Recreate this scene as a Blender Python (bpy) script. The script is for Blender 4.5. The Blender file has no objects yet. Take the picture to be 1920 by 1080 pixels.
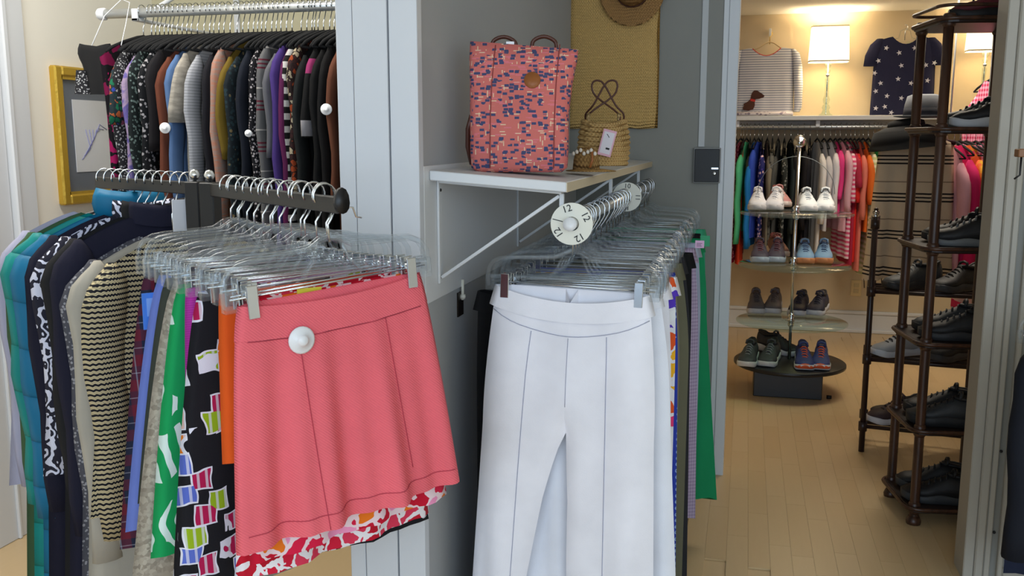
import bpy, bmesh, math, random
from math import sin, cos, pi, radians, sqrt, atan2, hypot
from mathutils import Vector, Matrix
C = bpy.context.scene.collection
R = random.Random(7)

# ---------------------------------------------------------------- camera, light, exposure
FPX = 1750.0; CAMH = 1.36; YAW = radians(14.0); PITCH = radians(9.15)
cam_d = bpy.data.cameras.new('camera'); cam = bpy.data.objects.new('camera', cam_d); C.objects.link(cam)
cam.location = (0, 0, CAMH); cam.rotation_euler = (pi/2 - PITCH, 0, YAW)
cam_d.sensor_width = 36; cam_d.lens = 36 * FPX / 1920; cam_d.clip_start = .05
bpy.context.scene.camera = cam
vs = bpy.context.scene.view_settings
vs.view_transform = 'Standard'; vs.look = 'None'; vs.gamma = 1; vs.use_curve_mapping = False
vs.exposure = 0.42
W = bpy.data.worlds.new('world'); bpy.context.scene.world = W; W.use_nodes = True
bpy.context.scene.cycles.transparent_max_bounces = 48
W.node_tree.nodes['Background'].inputs[0].default_value = (.66, .82, 1, 1)
W.node_tree.nodes['Background'].inputs[1].default_value = .35
def area(name, loc, rot, sx, sy, power, col):
    l = bpy.data.lights.new(name, 'AREA'); l.shape = 'RECTANGLE'; l.size = sx; l.size_y = sy
    l.energy = power; l.color = col
    o = bpy.data.objects.new(name, l); C.objects.link(o); o.location = loc; o.rotation_euler = rot
    return o
area('storefront_daylight', (.7, -2.3, 1.75), (radians(84), 0, radians(4)), 4.6, 2.2, 86, (.66, .82, 1))
area('alcove_ceiling_light', (-1.7, 2.0, 2.57), (0, 0, 0), .9, .5, 20, (1, .96, .9))
area('back_ceiling_light', (.75, 5.0, 2.17), (0, 0, 0), 1.0, .6, 17, (1, .90, .74))

# pixel helpers (image 1920 x 1080)
_fw = Vector((-sin(YAW)*cos(PITCH), cos(YAW)*cos(PITCH), -sin(PITCH)))
_rt = Vector((cos(YAW), sin(YAW), 0)); _up = _rt.cross(_fw)
def ray(u, v): return _fw + _rt*((u-960)/FPX) + _up*((540-v)/FPX)
def _at(u, v, k): return Vector((0, 0, CAMH)) + ray(u, v)*k
def atX(u, v, x): return _at(u, v, x/ray(u, v).x)
def atY(u, v, y): return _at(u, v, y/ray(u, v).y)
def atZ(u, v, z): return _at(u, v, (z-CAMH)/ray(u, v).z)
def atD(u, v, c): return _at(u, v, c)

# ---------------------------------------------------------------- materials
def rgb(r, g, b):
    f = lambda c: (c/255/12.92 if c/255 <= .04045 else ((c/255+.055)/1.055)**2.4)
    return (f(r), f(g), f(b), 1)
class NT:
    def __init__(s, name):
        s.m = bpy.data.materials.new(name); s.m.use_nodes = True
        s.t = s.m.node_tree; s.t.nodes.clear()
        s.out = s.n('ShaderNodeOutputMaterial'); s.b = s.n('ShaderNodeBsdfPrincipled')
        s.l(s.b.outputs[0], s.out.inputs[0]); s._o = None
    def n(s, k, **kw):
        q = s.t.nodes.new(k)
        for a, b in kw.items(): setattr(q, a, b)
        return q
    def l(s, a, b): s.t.links.new(a, b)
    def obj(s, scale=(1, 1, 1)):
        tc = s.n('ShaderNodeTexCoord'); mp = s.n('ShaderNodeMapping'); mp.inputs['Scale'].default_value = scale
        s.l(tc.outputs['Object'], mp.inputs[0]); return mp.outputs[0]
    def math(s, op, a, b=None, c=None):
        q = s.n('ShaderNodeMath', operation=op)
        for i, x in enumerate((a, b, c)):
            if x is None: continue
            if isinstance(x, (int, float)): q.inputs[i].default_value = x
            else: s.l(x, q.inputs[i])
        return q.outputs[0]
    def mix(s, f, a, b):
        q = s.n('ShaderNodeMix', data_type='RGBA')
        if isinstance(f, (int, float)): q.inputs[0].default_value = f
        else: s.l(f, q.inputs[0])
        for i, x in ((6, a), (7, b)):
            if isinstance(x, tuple): q.inputs[i].default_value = x
            else: s.l(x, q.inputs[i])
        return q.outputs[2]
    def ramp(s, f, stops, interp='CONSTANT'):
        q = s.n('ShaderNodeValToRGB'); cr = q.color_ramp; cr.interpolation = interp
        while len(cr.elements) < len(stops): cr.elements.new(.5)
        for e, (p, c) in zip(cr.elements, stops): e.position = p; e.color = c
        s.l(f, q.inputs[0]); return q.outputs[0]
    def noise(s, co, scale, detail=2, dist=0):
        q = s.n('ShaderNodeTexNoise'); q.inputs['Scale'].default_value = scale
        q.inputs['Detail'].default_value = detail; q.inputs['Distortion'].default_value = dist
        s.l(co, q.inputs['Vector']); return q
    def voro(s, co, scale, metric='EUCLIDEAN', feature='F1'):
        q = s.n('ShaderNodeTexVoronoi', feature=feature)
        if feature == 'F1': q.distance = metric
        q.inputs['Scale'].default_value = scale; s.l(co, q.inputs['Vector']); return q
    def xyz(s, co):
        q = s.n('ShaderNodeSeparateXYZ'); s.l(co, q.inputs[0]); return q.outputs
    def bump(s, h, strength, dist=.002):
        q = s.n('ShaderNodeBump'); q.inputs['Strength'].default_value = strength; q.inputs['Distance'].default_value = dist
        s.l(h, q.inputs['Height']); s.l(q.outputs[0], s.b.inputs['Normal'])
    def fin(s, col, rough=.8, metal=0, spec=None):
        if isinstance(col, tuple): s.b.inputs['Base Color'].default_value = col
        else: s.l(col, s.b.inputs['Base Color'])
        s.b.inputs['Roughness'].default_value = rough; s.b.inputs['Metallic'].default_value = metal
        if spec is not None: s.b.inputs['Specular IOR Level'].default_value = spec
        return s.m
_mc = {}
def fabric(kind, *cols, s=1.0, rough=.85):
    """procedural cloth; cols are (r, g, b) in display values"""
    key = (kind, cols, s, rough)
    if key in _mc: return _mc[key]
    t = NT('fabric_' + kind); co = t.obj(); c = [rgb(*q) for q in cols]
    X, Y, Z = t.xyz(co)
    var = t.noise(co, 9, 3).outputs[0]
    weave = t.noise(t.obj((1, 1, 1)), 420, 2).outputs[0]
    hb, hs, hd = weave, .25, .001
    if kind == 'plain':
        col = c[0]
    elif kind == 'melange':
        col = t.mix(t.ramp(t.noise(t.obj((60, 60, 260*s)), 1, 3).outputs[0], [(0, c[0]), (.5, c[1])], 'LINEAR'), c[0], c[1])
        col = t.ramp(t.noise(t.obj((40*s, 40*s, 190*s)), 1, 3).outputs[0], [(.38, c[0]), (.62, c[1])], 'LINEAR')
    elif kind == 'hstripe':
        n = len(c); st = [(i/n, c[i]) for i in range(n)]
        col = t.ramp(t.math('FRACT', t.math('MULTIPLY', Z, s)), st)
    elif kind == 'bands':   # (pos, colour) pairs over one repeat, thin lines
        st = [(0, c[0]), (.30, c[1]), (.34, c[0]), (.40, c[1]), (.44, c[0]), (.50, c[1]), (.54, c[0]), (.82, c[2] if len(c) > 2 else c[1]), (.85, c[0])]
        col = t.ramp(t.math('FRACT', t.math('MULTIPLY', Z, s)), st)
    elif kind == 'rows':    # wavy rows of tweed
        w = t.math('SINE', t.math('MULTIPLY', t.math('ADD', X, Y), 900*s))
        zz = t.math('ADD', t.math('MULTIPLY', Z, 90*s), t.math('MULTIPLY', w, .10))
        fr = t.math('FRACT', zz)
        col = t.ramp(fr, [(0, c[1]), (.47, c[0]), (.66, c[2] if len(c) > 2 else c[0]), (.8, c[0])]); hb, hs, hd = fr, .5, .003
    elif kind == 'plaid':
        a = t.math('FRACT', t.math('MULTIPLY', t.math('ADD', X, Y), s)); b = t.math('FRACT', t.math('MULTIPLY', Z, s))
        ca = t.ramp(a, [(0, c[0]), (.5, c[1]), (.72, c[2]), (.76, c[1])]); cb = t.ramp(b, [(0, c[1]), (.45, c[0]), (.7, c[2]), (.74, c[0])])
        col = t.mix(.5, ca, cb)
    elif kind == 'check':
        a = t.math('GREATER_THAN', t.math('FRACT', t.math('MULTIPLY', t.math('ADD', X, Y), s)), .5); b = t.math('GREATER_THAN', t.math('FRACT', t.math('MULTIPLY', Z, s)), .5)
        col = t.mix(t.math('MULTIPLY', t.math('ADD', a, b), .5), c[0], c[1])
    elif kind == 'speckle':
        v = t.voro(co, 90*s); col = t.mix(t.math('LESS_THAN', v.outputs['Distance'], .36), c[0], c[1])
        if len(c) > 2:
            v2 = t.voro(t.obj((1.3, 1.3, 1.3)), 40*s); col = t.mix(t.math('LESS_THAN', v2.outputs['Distance'], .2), col, c[2])
    elif kind == 'swirl':
        w = t.n('ShaderNodeTexWave'); w.inputs['Scale'].default_value = 13*s; w.inputs['Distortion'].default_value = 14; w.inputs['Detail'].default_value = 1.5; w.inputs['Detail Scale'].default_value = 2.2
        t.l(co, w.inputs[0]); col = t.ramp(w.outputs['Fac'], [(0, c[0]), (.52, c[1])])
    elif kind == 'floral':
        d = t.noise(co, 30*s, 2); dv = t.n('ShaderNodeMix', data_type='VECTOR'); dv.inputs[0].default_value = .035/s
        t.l(co, dv.inputs[4]); t.l(d.outputs['Color'], dv.inputs[5])
        v = t.voro(dv.outputs[1], 26*s); e = t.voro(dv.outputs[1], 26*s, feature='DISTANCE_TO_EDGE')
        r = t.xyz(v.outputs['Color'])[0]; n = len(c)-1
        pal = t.ramp(r, [(.12+.76*i/n, c[i+1]) for i in range(n)])
        col = t.mix(t.math('LESS_THAN', e.outputs['Distance'], .09), pal, c[0])
    elif kind == 'jugs':    # blocky motifs with a white outline on a dark ground
        d = t.noise(co, 24, 1); dv = t.n('ShaderNodeMix', data_type='VECTOR'); dv.inputs[0].default_value = .02
        t.l(co, dv.inputs[4]); t.l(d.outputs['Color'], dv.inputs[5])
        v = t.voro(dv.outputs[1], 21*s, 'CHEBYCHEV'); r = t.xyz(v.outputs['Color'])[0]; n = len(c)-2
        pal = t.ramp(r, [(.1+.8*i/n, c[i+2]) for i in range(n)])
        pal = t.mix(t.math('MULTIPLY', t.math('GREATER_THAN', t.math('SINE', t.math('MULTIPLY', X, 420)), .55), .6), pal, c[1])
        col = t.mix(t.math('LESS_THAN', v.outputs['Distance'], .385), c[0], c[1])
        col = t.mix(t.math('LESS_THAN', v.outputs['Distance'], .325), col, pal)
    elif kind == 'palm':
        w = t.n('ShaderNodeTexWave'); w.inputs['Scale'].default_value = 9*s; w.inputs['Distortion'].default_value = 9; w.inputs['Detail'].default_value = 2
        t.l(co, w.inputs[0]); mk = t.math('MULTIPLY', t.math('GREATER_THAN', w.outputs['Fac'], .58), t.math('GREATER_THAN', t.noise(co, 14*s, 1).outputs[0], .45))
        col = t.mix(mk, c[0], c[1])
    elif kind == 'sequin':
        v = t.voro(co, 150*s); col = t.mix(t.xyz(v.outputs['Color'])[0], c[0], c[1]); t.b.inputs['Metallic'].default_value = 0
        hb, hs, hd = t.xyz(v.outputs['Color'])[1], .9, .003; rough = .38
    elif kind == 'dashes':  # little rectangular dashes in several colours
        v = t.voro(t.obj((34*s, 34*s, 62*s)), 1, 'CHEBYCHEV'); rc = t.xyz(v.outputs['Color'])
        v2 = t.voro(t.obj((16*s, 16*s, 95*s)), 1, 'CHEBYCHEV'); rc2 = t.xyz(v2.outputs['Color'])
        v3 = t.voro(t.obj((95*s, 95*s, 17*s)), 1, 'CHEBYCHEV'); rc3 = t.xyz(v3.outputs['Color'])
        col = t.mix(t.math('MULTIPLY', t.math('LESS_THAN', v2.outputs['Distance'], .3), t.math('GREATER_THAN', rc2[1], .45)), c[0], c[3])
        col = t.mix(t.math('MULTIPLY', t.math('LESS_THAN', v2.outputs['Distance'], .22), t.math('GREATER_THAN', rc2[0], .6)), col, c[2])
        col = t.mix(t.math('MULTIPLY', t.math('LESS_THAN', v3.outputs['Distance'], .22), t.math('GREATER_THAN', rc3[0], .68)), col, c[2])
        col = t.mix(t.math('MULTIPLY', t.math('LESS_THAN', v.outputs['Distance'], .40), t.math('GREATER_THAN', rc[0], .5)), col, c[1])
    elif kind == 'dots':
        v = t.voro(co, 60*s); v.inputs['Randomness'].default_value = .15; dd = v.outputs['Distance']
        col = t.mix(t.math('MULTIPLY', t.math('LESS_THAN', dd, .3), t.math('GREATER_THAN', dd, .14)), c[0], c[1])
    elif kind == 'tie':
        col = t.ramp(t.noise(co, 16*s, 3, 1).outputs[0], [(.3, c[0]), (.45, c[1]), (.55, c[2]), (.68, c[0])], 'LINEAR')
    elif kind == 'diagonal':  # bias jacquard relief on a plain colour
        fr = t.math('SINE', t.math('MULTIPLY', t.math('ADD', X, t.math('MULTIPLY', Z, 1.0)), 1150))
        br = t.math('GREATER_THAN', t.noise(t.obj((160, 160, 45)), 1, 2).outputs[0], .5)
        col = t.mix(t.math('MULTIPLY', t.math('ADD', fr, 1), .22), c[0], c[1]); hb = t.math('ADD', fr, t.math('MULTIPLY', br, .6)); hs, hd = .35, .0015
    elif kind == 'quilt':
        zz = t.math('ADD', t.math('MULTIPLY', Z, 9*s), t.math('MULTIPLY', X, 2)); hb = t.math('ABSOLUTE', t.math('SINE', t.math('MULTIPLY', zz, pi))); hb = t.math('POWER', hb, .5)
        hs, hd, col, rough = .7, .02, c[0], .5
    elif kind == 'straw':
        zz = t.math('SINE', t.math('MULTIPLY', t.math('ADD', Z, t.math('MULTIPLY', t.noise(co, 14, 2).outputs[0], .02)), 520*s)); xx = t.math('SINE', t.math('MULTIPLY', t.math('ADD', X, Y), 700*s))
        hb = t.math('MULTIPLY', zz, t.math('ADD', xx, 1.6)); hs, hd = .6, .003
        col = t.mix(t.math('MULTIPLY', t.math('ADD', t.math('MULTIPLY', zz, xx), 1), .4), c[0], c[1]); col = t.mix(t.math('MULTIPLY', var, .5), col, c[1])
    q = t.n('ShaderNodeHueSaturation'); q.inputs['Value'].default_value = 1
    if isinstance(col, tuple): q.inputs['Color'].default_value = col
    else: t.l(col, q.inputs['Color'])
    t.l(t.math('ADD', t.math('MULTIPLY', var, .26), .87), q.inputs['Value'])
    t.bump(hb, hs, hd)
    _mc[key] = t.fin(q.outputs[0], rough, spec=.25)
    return _mc[key]
def simple(name, col, rough=.5, metal=0, bump=0, bscale=60, var=0, spec=None):
    key = (name,)
    if key in _mc: return _mc[key]
    t = NT(name); co = t.obj(); n = t.noise(co, bscale, 4)
    c = rgb(*col); cc = c
    if var: cc = t.mix(t.math('MULTIPLY', t.noise(co, 3.5, 5).outputs[0], var), c, tuple(x*.55 for x in c[:3]) + (1,))
    if bump: t.bump(n.outputs[0], bump, .002)
    _mc[key] = t.fin(cc, rough, metal, spec); return _mc[key]
def clear(name, tint, base_diff, rough):
    t = NT(name); t.t.nodes.remove(t.b)
    fr = t.n('ShaderNodeFresnel'); fr.inputs[0].default_value = 1.49
    tr = t.n('ShaderNodeBsdfTransparent'); tr.inputs[0].default_value = rgb(*tint)
    gl = t.n('ShaderNodeBsdfGlossy'); gl.inputs['Roughness'].default_value = rough
    df = t.n('ShaderNodeBsdfDiffuse'); df.inputs[0].default_value = (.8, .83, .86, 1)
    m1 = t.n('ShaderNodeMixShader'); m1.inputs[0].default_value = base_diff; t.l(tr.outputs[0], m1.inputs[1]); t.l(df.outputs[0], m1.inputs[2])
    m2 = t.n('ShaderNodeMixShader'); ge = t.n('ShaderNodeNewGeometry'); t.l(t.math('MULTIPLY', fr.outputs[0], t.math('SUBTRACT', 1, ge.outputs['Backfacing'])), m2.inputs[0]); t.l(m1.outputs[0], m2.inputs[1]); t.l(gl.outputs[0], m2.inputs[2])
    t.l(m2.outputs[0], t.out.inputs[0]); return t.m
M = {}
M['clear'] = clear('clear_plastic', (247, 249, 250), .045, .05)
M['pane'] = clear('picture_glass', (252, 252, 252), .0, .02)
M['glass'] = clear('clear_glass', (236, 246, 243), .03, .02)
M['chrome'] = simple('chrome', (215, 220, 226), .16, 1)
M['brass'] = simple('brass', (200, 165, 80), .25, 1)
M['blackmetal'] = simple('black_metal', (17, 17, 20), .45, 0)
M['velvet'] = simple('black_velvet', (16, 16, 18), .95)
M['white'] = simple('white_paint', (218, 220, 222), .45, 0, .06, 25, .06)
M['column'] = simple('column_paint', (212, 215, 220), .5, 0, .06, 25, .05)
M['jamb'] = simple('jamb_paint', (176, 170, 158), .5, 0, .06, 25, .06)
M['white_plastic'] = simple('white_plastic', (232, 233, 235), .3)
M['disc'] = simple('ivory_plastic', (226, 224, 210), .4)
M['ink'] = simple('black_ink', (22, 22, 24), .7)
M['cream'] = simple('cream_wall', (246, 241, 228), .8, 0, .1, 40, .03)
M['olive'] = simple('alcove_wall', (196, 190, 160), .85, 0, .1, 40, .06)
M['grey'] = simple('grey_wall', (146, 145, 138), .75, 0, .1, 40, .05)
M['bluegrey'] = simple('side_wall', (172, 174, 176), .75, 0, .1, 30, .10)
M['beige'] = simple('beige_wall', (212, 194, 162), .8, 0, .08, 40, .05)
M['ceil'] = simple('ceiling_paint', (238, 234, 224), .85, 0, .05, 40)
M['gold'] = None
M['leather'] = simple('tan_leather', (150, 88, 40), .5, 0, .2, 200)
M['brown_leather'] = simple('brown_leather', (78, 40, 28), .45, 0, .2, 200)
M['darkwood'] = None
t = NT('gilt_frame'); t.bump(t.noise(t.obj((1, 1, 1)), 70, 3).outputs[0], .5, .003); M['gold'] = t.fin(rgb(206, 168, 62), .38, .55)
t = NT('dark_wood'); co = t.obj((1, 1, .12)); M['darkwood'] = t.fin(t.ramp(t.noise(co, 45, 4, .6).outputs[0], [(.3, rgb(50, 31, 22)), (.7, rgb(84, 52, 34))], 'LINEAR'), .38)
t = NT('floor_wood')
oi = t.n('ShaderNodeObjectInfo'); co = t.obj((22, 1.6, 1)); gr = t.noise(co, 3, 5, .4).outputs[0]
base = t.ramp(oi.outputs['Random'], [(0, rgb(203, 174, 130)), (.5, rgb(207, 179, 136)), (1, rgb(211, 184, 142))], 'LINEAR')
M['floor'] = t.fin(t.mix(t.math('MULTIPLY', gr, .18), base, rgb(182, 150, 106)), .34)

# ---------------------------------------------------------------- mesh helpers
def curve(pts, n=4):   # Catmull-Rom through the points
    P = [Vector(p) for p in pts]; P = [P[0]*2-P[1]] + P + [P[-1]*2-P[-2]]; out = []
    for i in range(1, len(P)-2):
        for k in range(n):
            t = k/n; a, b, c, d = P[i-1:i+3]
            out.append(.5*((2*b)+(c-a)*t+(2*a-5*b+4*c-d)*t*t+(3*b-a-3*c+d)*t**3))
    return out + [P[-2]]
class MB:
    def __init__(s): s.v = []; s.f = []
    def add(s, v, f):
        o = len(s.v); s.v += [tuple(q) for q in v]; s.f += [tuple(i+o for i in q) for q in f]; return s
    def box(s, x0, x1, y0, y1, z0, z1):
        return s.add([(x0, y0, z0), (x1, y0, z0), (x1, y1, z0), (x0, y1, z0), (x0, y0, z1), (x1, y0, z1), (x1, y1, z1), (x0, y1, z1)],
                     [(0, 3, 2, 1), (4, 5, 6, 7), (0, 1, 5, 4), (1, 2, 6, 5), (2, 3, 7, 6), (3, 0, 4, 7)])
    def loft(s, rings, cap=(True, True)):
        n = len(rings[0]); v = [p for r in rings for p in r]; f = []
        for j in range(len(rings)-1):
            for i in range(n):
                f.append((j*n+i, j*n+(i+1) % n, (j+1)*n+(i+1) % n, (j+1)*n+i))
        if cap[0]: f.append(tuple(range(n-1, -1, -1)))
        if cap[1]: f.append(tuple(range((len(rings)-1)*n, len(rings)*n)))
        return s.add(v, f)
    def sheet(s, rows):
        n = len(rows[0]); v = [p for r in rows for p in r]; f = []
        for j in range(len(rows)-1):
            for i in range(n-1): f.append((j*n+i, j*n+i+1, (j+1)*n+i+1, (j+1)*n+i))
        return s.add(v, f)
    def tube(s, path, r, n=6, closed=False, flat=1.0):
        P = [Vector(p) for p in path]; rings = []; N = len(P)
        nrm = None
        for i in range(N):
            a = P[(i-1) % N] if (closed or i) else P[0]; b = P[(i+1) % N] if (closed or i < N-1) else P[-1]
            tg = (b-a).normalized()
            if nrm is None:
                ref = Vector((0, 1, 0)) if abs(tg.y) < .9 else Vector((1, 0, 0)); nrm = (ref - tg*ref.dot(tg)).normalized()
            else: nrm = (nrm - tg*nrm.dot(tg)).normalized()
            bn = tg.cross(nrm); rr = r[i] if isinstance(r, (list, tuple)) else r
            rings.append([P[i] + nrm*cos(2*pi*k/n)*rr*flat + bn*sin(2*pi*k/n)*rr for k in range(n)])
        if closed: rings.append(rings[0]); return s.loft(rings, (False, False))
        return s.loft(rings)
    def lathe(s, prof, n=20, c=(0, 0, 0), ax='z', sx=1, sy=1):
        rings = []
        for r, z in prof:
            q = []
            for k in range(n):
                a = 2*pi*k/n; p = (r*cos(a)*sx, r*sin(a)*sy, z)
                if ax == 'x': p = (p[2], p[0], p[1])
                if ax == 'y': p = (p[0], -p[2], p[1])
                q.append((p[0]+c[0], p[1]+c[1], p[2]+c[2]))
            rings.append(q)
        return s.loft(rings)
    def prism(s, pts, t, ax='y', o=0):   # outline (a, b) extruded by t along ax
        f3 = {'y': lambda a, b, d: (a, d, b), 'z': lambda a, b, d: (a, b, d), 'x': lambda a, b, d: (d, a, b)}[ax]
        return s.loft([[f3(a, b, o) for a, b in pts], [f3(a, b, o+t) for a, b in pts]])
    def xf(s, m): s.v = [tuple(m @ Vector(p)) for p in s.v]; return s
    def mesh(s, name, smooth=True, bevel=0, sharp=0):
        me = bpy.data.meshes.new(name); me.from_pydata(s.v, [], s.f)
        bm = bmesh.new(); bm.from_mesh(me); bmesh.ops.recalc_face_normals(bm, faces=bm.faces)
        if bevel: bmesh.ops.bevel(bm, geom=list(bm.edges), offset=bevel, segments=1, affect='EDGES', clamp_overlap=True)
        bm.to_mesh(me); bm.free()
        if smooth: me.polygons.foreach_set('use_smooth', [True]*len(me.polygons))
        if sharp: me.set_sharp_from_angle(angle=sharp)
        return me
def link(name, me, mat, parent=None):
    if me.materials:
        pass
    o = bpy.data.objects.new(name, me); C.objects.link(o)
    if mat is not None:
        if not me.materials: me.materials.append(mat)
        elif me.materials[0] != mat: o.material_slots[0].link = 'OBJECT'; o.material_slots[0].material = mat
    if parent is not None: o.parent = parent
    return o
def part(name, mb, mat, parent=None, smooth=True, bevel=0): return link(name, mb.mesh(name, smooth, bevel), mat, parent)
def tag(o, label, cat, group=None):
    o['label'] = label; o['category'] = cat
    if group: o['group'] = group
    return o
def thing(name, label, cat, loc=(0, 0, 0), rz=0, group=None, rx=0, ry=0):
    o = bpy.data.objects.new(name, None); C.objects.link(o); o.empty_display_size = .05
    o.location = loc; o.rotation_euler = (rx, ry, rz); return tag(o, label, cat, group)
def struct(name, mb, mat, parent=None, smooth=False, bevel=0):
    o = part(name, mb, mat, parent, smooth, bevel)
    if parent is None: o['kind'] = 'structure'
    return o
def copy_tree(root, loc, rz, label=None, ry=0, group=None):
    r = root.copy(); C.objects.link(r); r.location = loc; r.rotation_euler = (0, ry, rz)
    if label: r['label'] = label
    if group: r['group'] = group
    for ch in list(root.children):
        c = ch.copy(); C.objects.link(c); c.parent = r
        for g in list(ch.children):
            d = g.copy(); C.objects.link(d); d.parent = c
    return r
def text_mb(txt, size, depth=.0006):
    cu = bpy.data.curves.new('lettering', 'FONT'); cu.body = txt; cu.size = size; cu.align_x = 'CENTER'; cu.align_y = 'CENTER'; cu.extrude = depth; cu.resolution_u = 3
    o = bpy.data.objects.new('lettering', cu); C.objects.link(o)
    me = bpy.data.meshes.new_from_object(o.evaluated_get(bpy.context.evaluated_depsgraph_get()))
    mb = MB(); mb.add([v.co for v in me.vertices], [tuple(p.vertices) for p in me.polygons])
    bpy.data.objects.remove(o); bpy.data.curves.remove(cu); bpy.data.meshes.remove(me); return mb
# ---------------------------------------------------------------- the rooms
XL, XP0, XP1, YC = -2.4, -.845, -.665, 1.86      # left wall, partition end and its front face
YG, YB, ZC2 = 3.75, 6.9, 2.2                      # grey wall, far wall, back-room ceiling
floor = struct('floor', MB().box(-2.6, 3.2, -2.6, 7.05, -.12, -.006), M['floor'])
pm = MB().box(-.0346, .0346, -.2258, .2258, -.006, 0).mesh('plank', False, .0003)
for i in range(18):
    off = R.uniform(0, .45)
    for j in range(10):
        y0 = 2.86 + j*.452 + off*.9 - .2
        if y0 + .225 > 6.88 or y0 - .225 < 2.5: continue
        o = link('plank', pm, M['floor'], floor); o.location = (-.12 + i*.0695, y0, 0)
struct('ceiling', MB().box(-2.6, 3.2, -2.6, YG+.06, 2.6, 2.7), M['ceil'])
cb = struct('ceiling_back_room', MB().box(-1.0, 3.2, YG+.06, 7.05, ZC2, 2.7), M['ceil'])
wl = struct('wall_left', MB().box(XL-.12, XL, -2.6, 3.62, -.1, 2.62), M['cream'])
struct('wall_alcove', MB().box(XL, XP1-.02, 3.5, 3.62, -.1, 2.62), M['olive'])
wp = struct('wall_partition', MB().box(XP0+.012, XP1-.006, YC+.03, 3.62, -.1, 2.62), M['bluegrey'])
# white boards that cap the partition end, joints recessed
e0, e1 = atY(666, 300, YC).x, atY(731, 300, YC).x
for a, b, d in ((XP0, e0-.0015, .004), (e0+.0015, e1-.0015, 0), (e1+.0015, XP1, .003)):
    part('board', MB().box(a, b, YC+d, YC+.032, -.006, 2.6), M['column'], wp, False, .0012)
# raised batten board under the shelf on the partition's right face
zb_ = 1.0
part('batten_board', MB().box(XP1-.008, XP1, YC+.034, 3.74, zb_, 1.30), M['white'], wp, False, .001)
struct('wall_middle', MB().box(XP1-.1, -.075, YG, YG+.12, -.1, 2.62), M['grey'])
ct = struct('trim_1', MB().box(-.085, -.045, YG-.012, YG+.13, -.006, 2.6), M['white'], None, False, .002)
part('bead', MB().box(-.105, -.085, YG-.006, YG+.01, -.006, 2.6), M['white'], ct, False, .001)
# narrow cable channel on the grey wall above the key box
cx = atY(1319, 150, YG).x
struct('trim_2', MB().box(cx-.012, cx+.012, YG-.008, YG+.002, 1.325, 2.6), simple('channel_paint', (196, 198, 198), .6), None, False, .001)
# wall on the right of the opening with its cased edge
YR = 3.0; xr = atY(1838, 640, YR).x
wr = struct('wall_right', MB().box(xr+.02, 3.2, YR, YR+.10, -.1, 2.62), M['grey'])
k = struct('trim_3', MB().box(xr, xr+.03, YR-.015, YR+.11, -.006, 2.6), M['jamb'], None, False, .003)
part('moulding', MB().box(xr+.03, xr+.055, YR-.022, YR+.01, -.006, 2.6), M['jamb'], k, False, .004)
part('moulding', MB().box(xr+.058, xr+.076, YR-.012, YR+.01, -.006, 2.6), M['jamb'], k, False, .003)
for z in (.32, .06):
    part('screw', MB().lathe([(.0, 0), (.005, .0), (.004, .003), (0, .003)], 10, (xr+.082, YR-.003, z+.1), 'y'), M['ink'], k)
part('door_stop', MB().box(xr+.095, xr+.11, YR-.02, YR+.01, -.006, 2.6), M['jamb'], k, False, .003)
struct('baseboard_right', MB().box(xr+.112, 3.2, YR-.014, YR+.002, -.006, .05), M['jamb'], None, False, .003)
struct('wall_front_right', MB().box(3.2, 3.3, -2.6, 7.05, -.1, 2.62), M['cream'])
struct('wall_back', MB().box(-1.0, 3.2, YB, YB+.12, -.1, 2.3), M['beige'])
struct('wall_back_left', MB().box(-1.0, -.9, YG+.12, YB, -.1, 2.3), M['beige'])
bb = struct('baseboard_back', MB().box(-.9, 3.2, YB-.018, YB+.004, -.006, .125), M['white'], None, False, .003)
part('cap_moulding', MB().box(-.9, 3.2, YB-.026, YB+.004, .125, .15), M['white'], bb, False, .006)
part('shoe_moulding', MB().box(-.9, 3.2, YB-.034, YB-.016, -.006, .02), M['white'], bb, False, .005)
# left door casing: flat board, inner bead, back band
c0 = atX(66, 440, XL).y
k = struct('trim_4', MB().box(XL-.002, XL+.022, c0-.085, c0, -.006, 2.6), M['white'], None, False, .003)
part('back_band', MB().box(XL-.002, XL+.034, c0-.108, c0-.084, -.006, 2.6), M['white'], k, False, .005)
part('jamb', MB().box(XL-.002, XL+.014, c0-.30, c0-.112, -.006, 2.6), M['white'], k, False, .003)
part('bead', MB().box(XL+.012, XL+.024, c0-.21, c0-.195, -.006, 2.6), M['white'], k, False, .004)
# outlet on the far wall
p = atY(1605, 540, YB)
o = thing('wall_outlet', 'beige electrical outlet low on the far wall near the slim shoe rack', 'outlet', (p.x, YB, p.z))
part('cover_plate', MB().box(-.036, .036, -.006, 0, -.057, .057), simple('outlet_plate', (222, 200, 150), .4), o, False, .002)
for z in (-.02, .02): part('socket', MB().box(-.017, .017, -.009, -.005, z-.014, z+.014), simple('outlet_face', (205, 185, 140), .4), o, False, .002)
# key box on the grey wall
a, b = atY(1302, 277, YG), atY(1350, 343, YG)
o = thing('key_box', 'small black box with a silver lock on the grey wall', 'box', ((a.x+b.x)/2, YG, b.z)); w, h = (b.x-a.x)/2, a.z-b.z
part('case', MB().box(-w, w, -.028, 0, 0, h), simple('grey_case', (150, 150, 148), .5), o, False, .002)
d = part('door', MB().box(-w+.004, w-.004, -.035, -.027, .004, h-.004), simple('matte_black', (20, 20, 22), .5), o, False, .002)
part('nameplate', MB().box(w*.35, w*.85, -.037, -.034, h*.40, h*.44), M['chrome'], d, False)
part('lock', MB().lathe([(0, 0), (.007, 0), (.007, .006), (.004, .007), (0, .007)], 12, (w*.58, -.035, h*.28), 'y'), M['chrome'], d)

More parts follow.
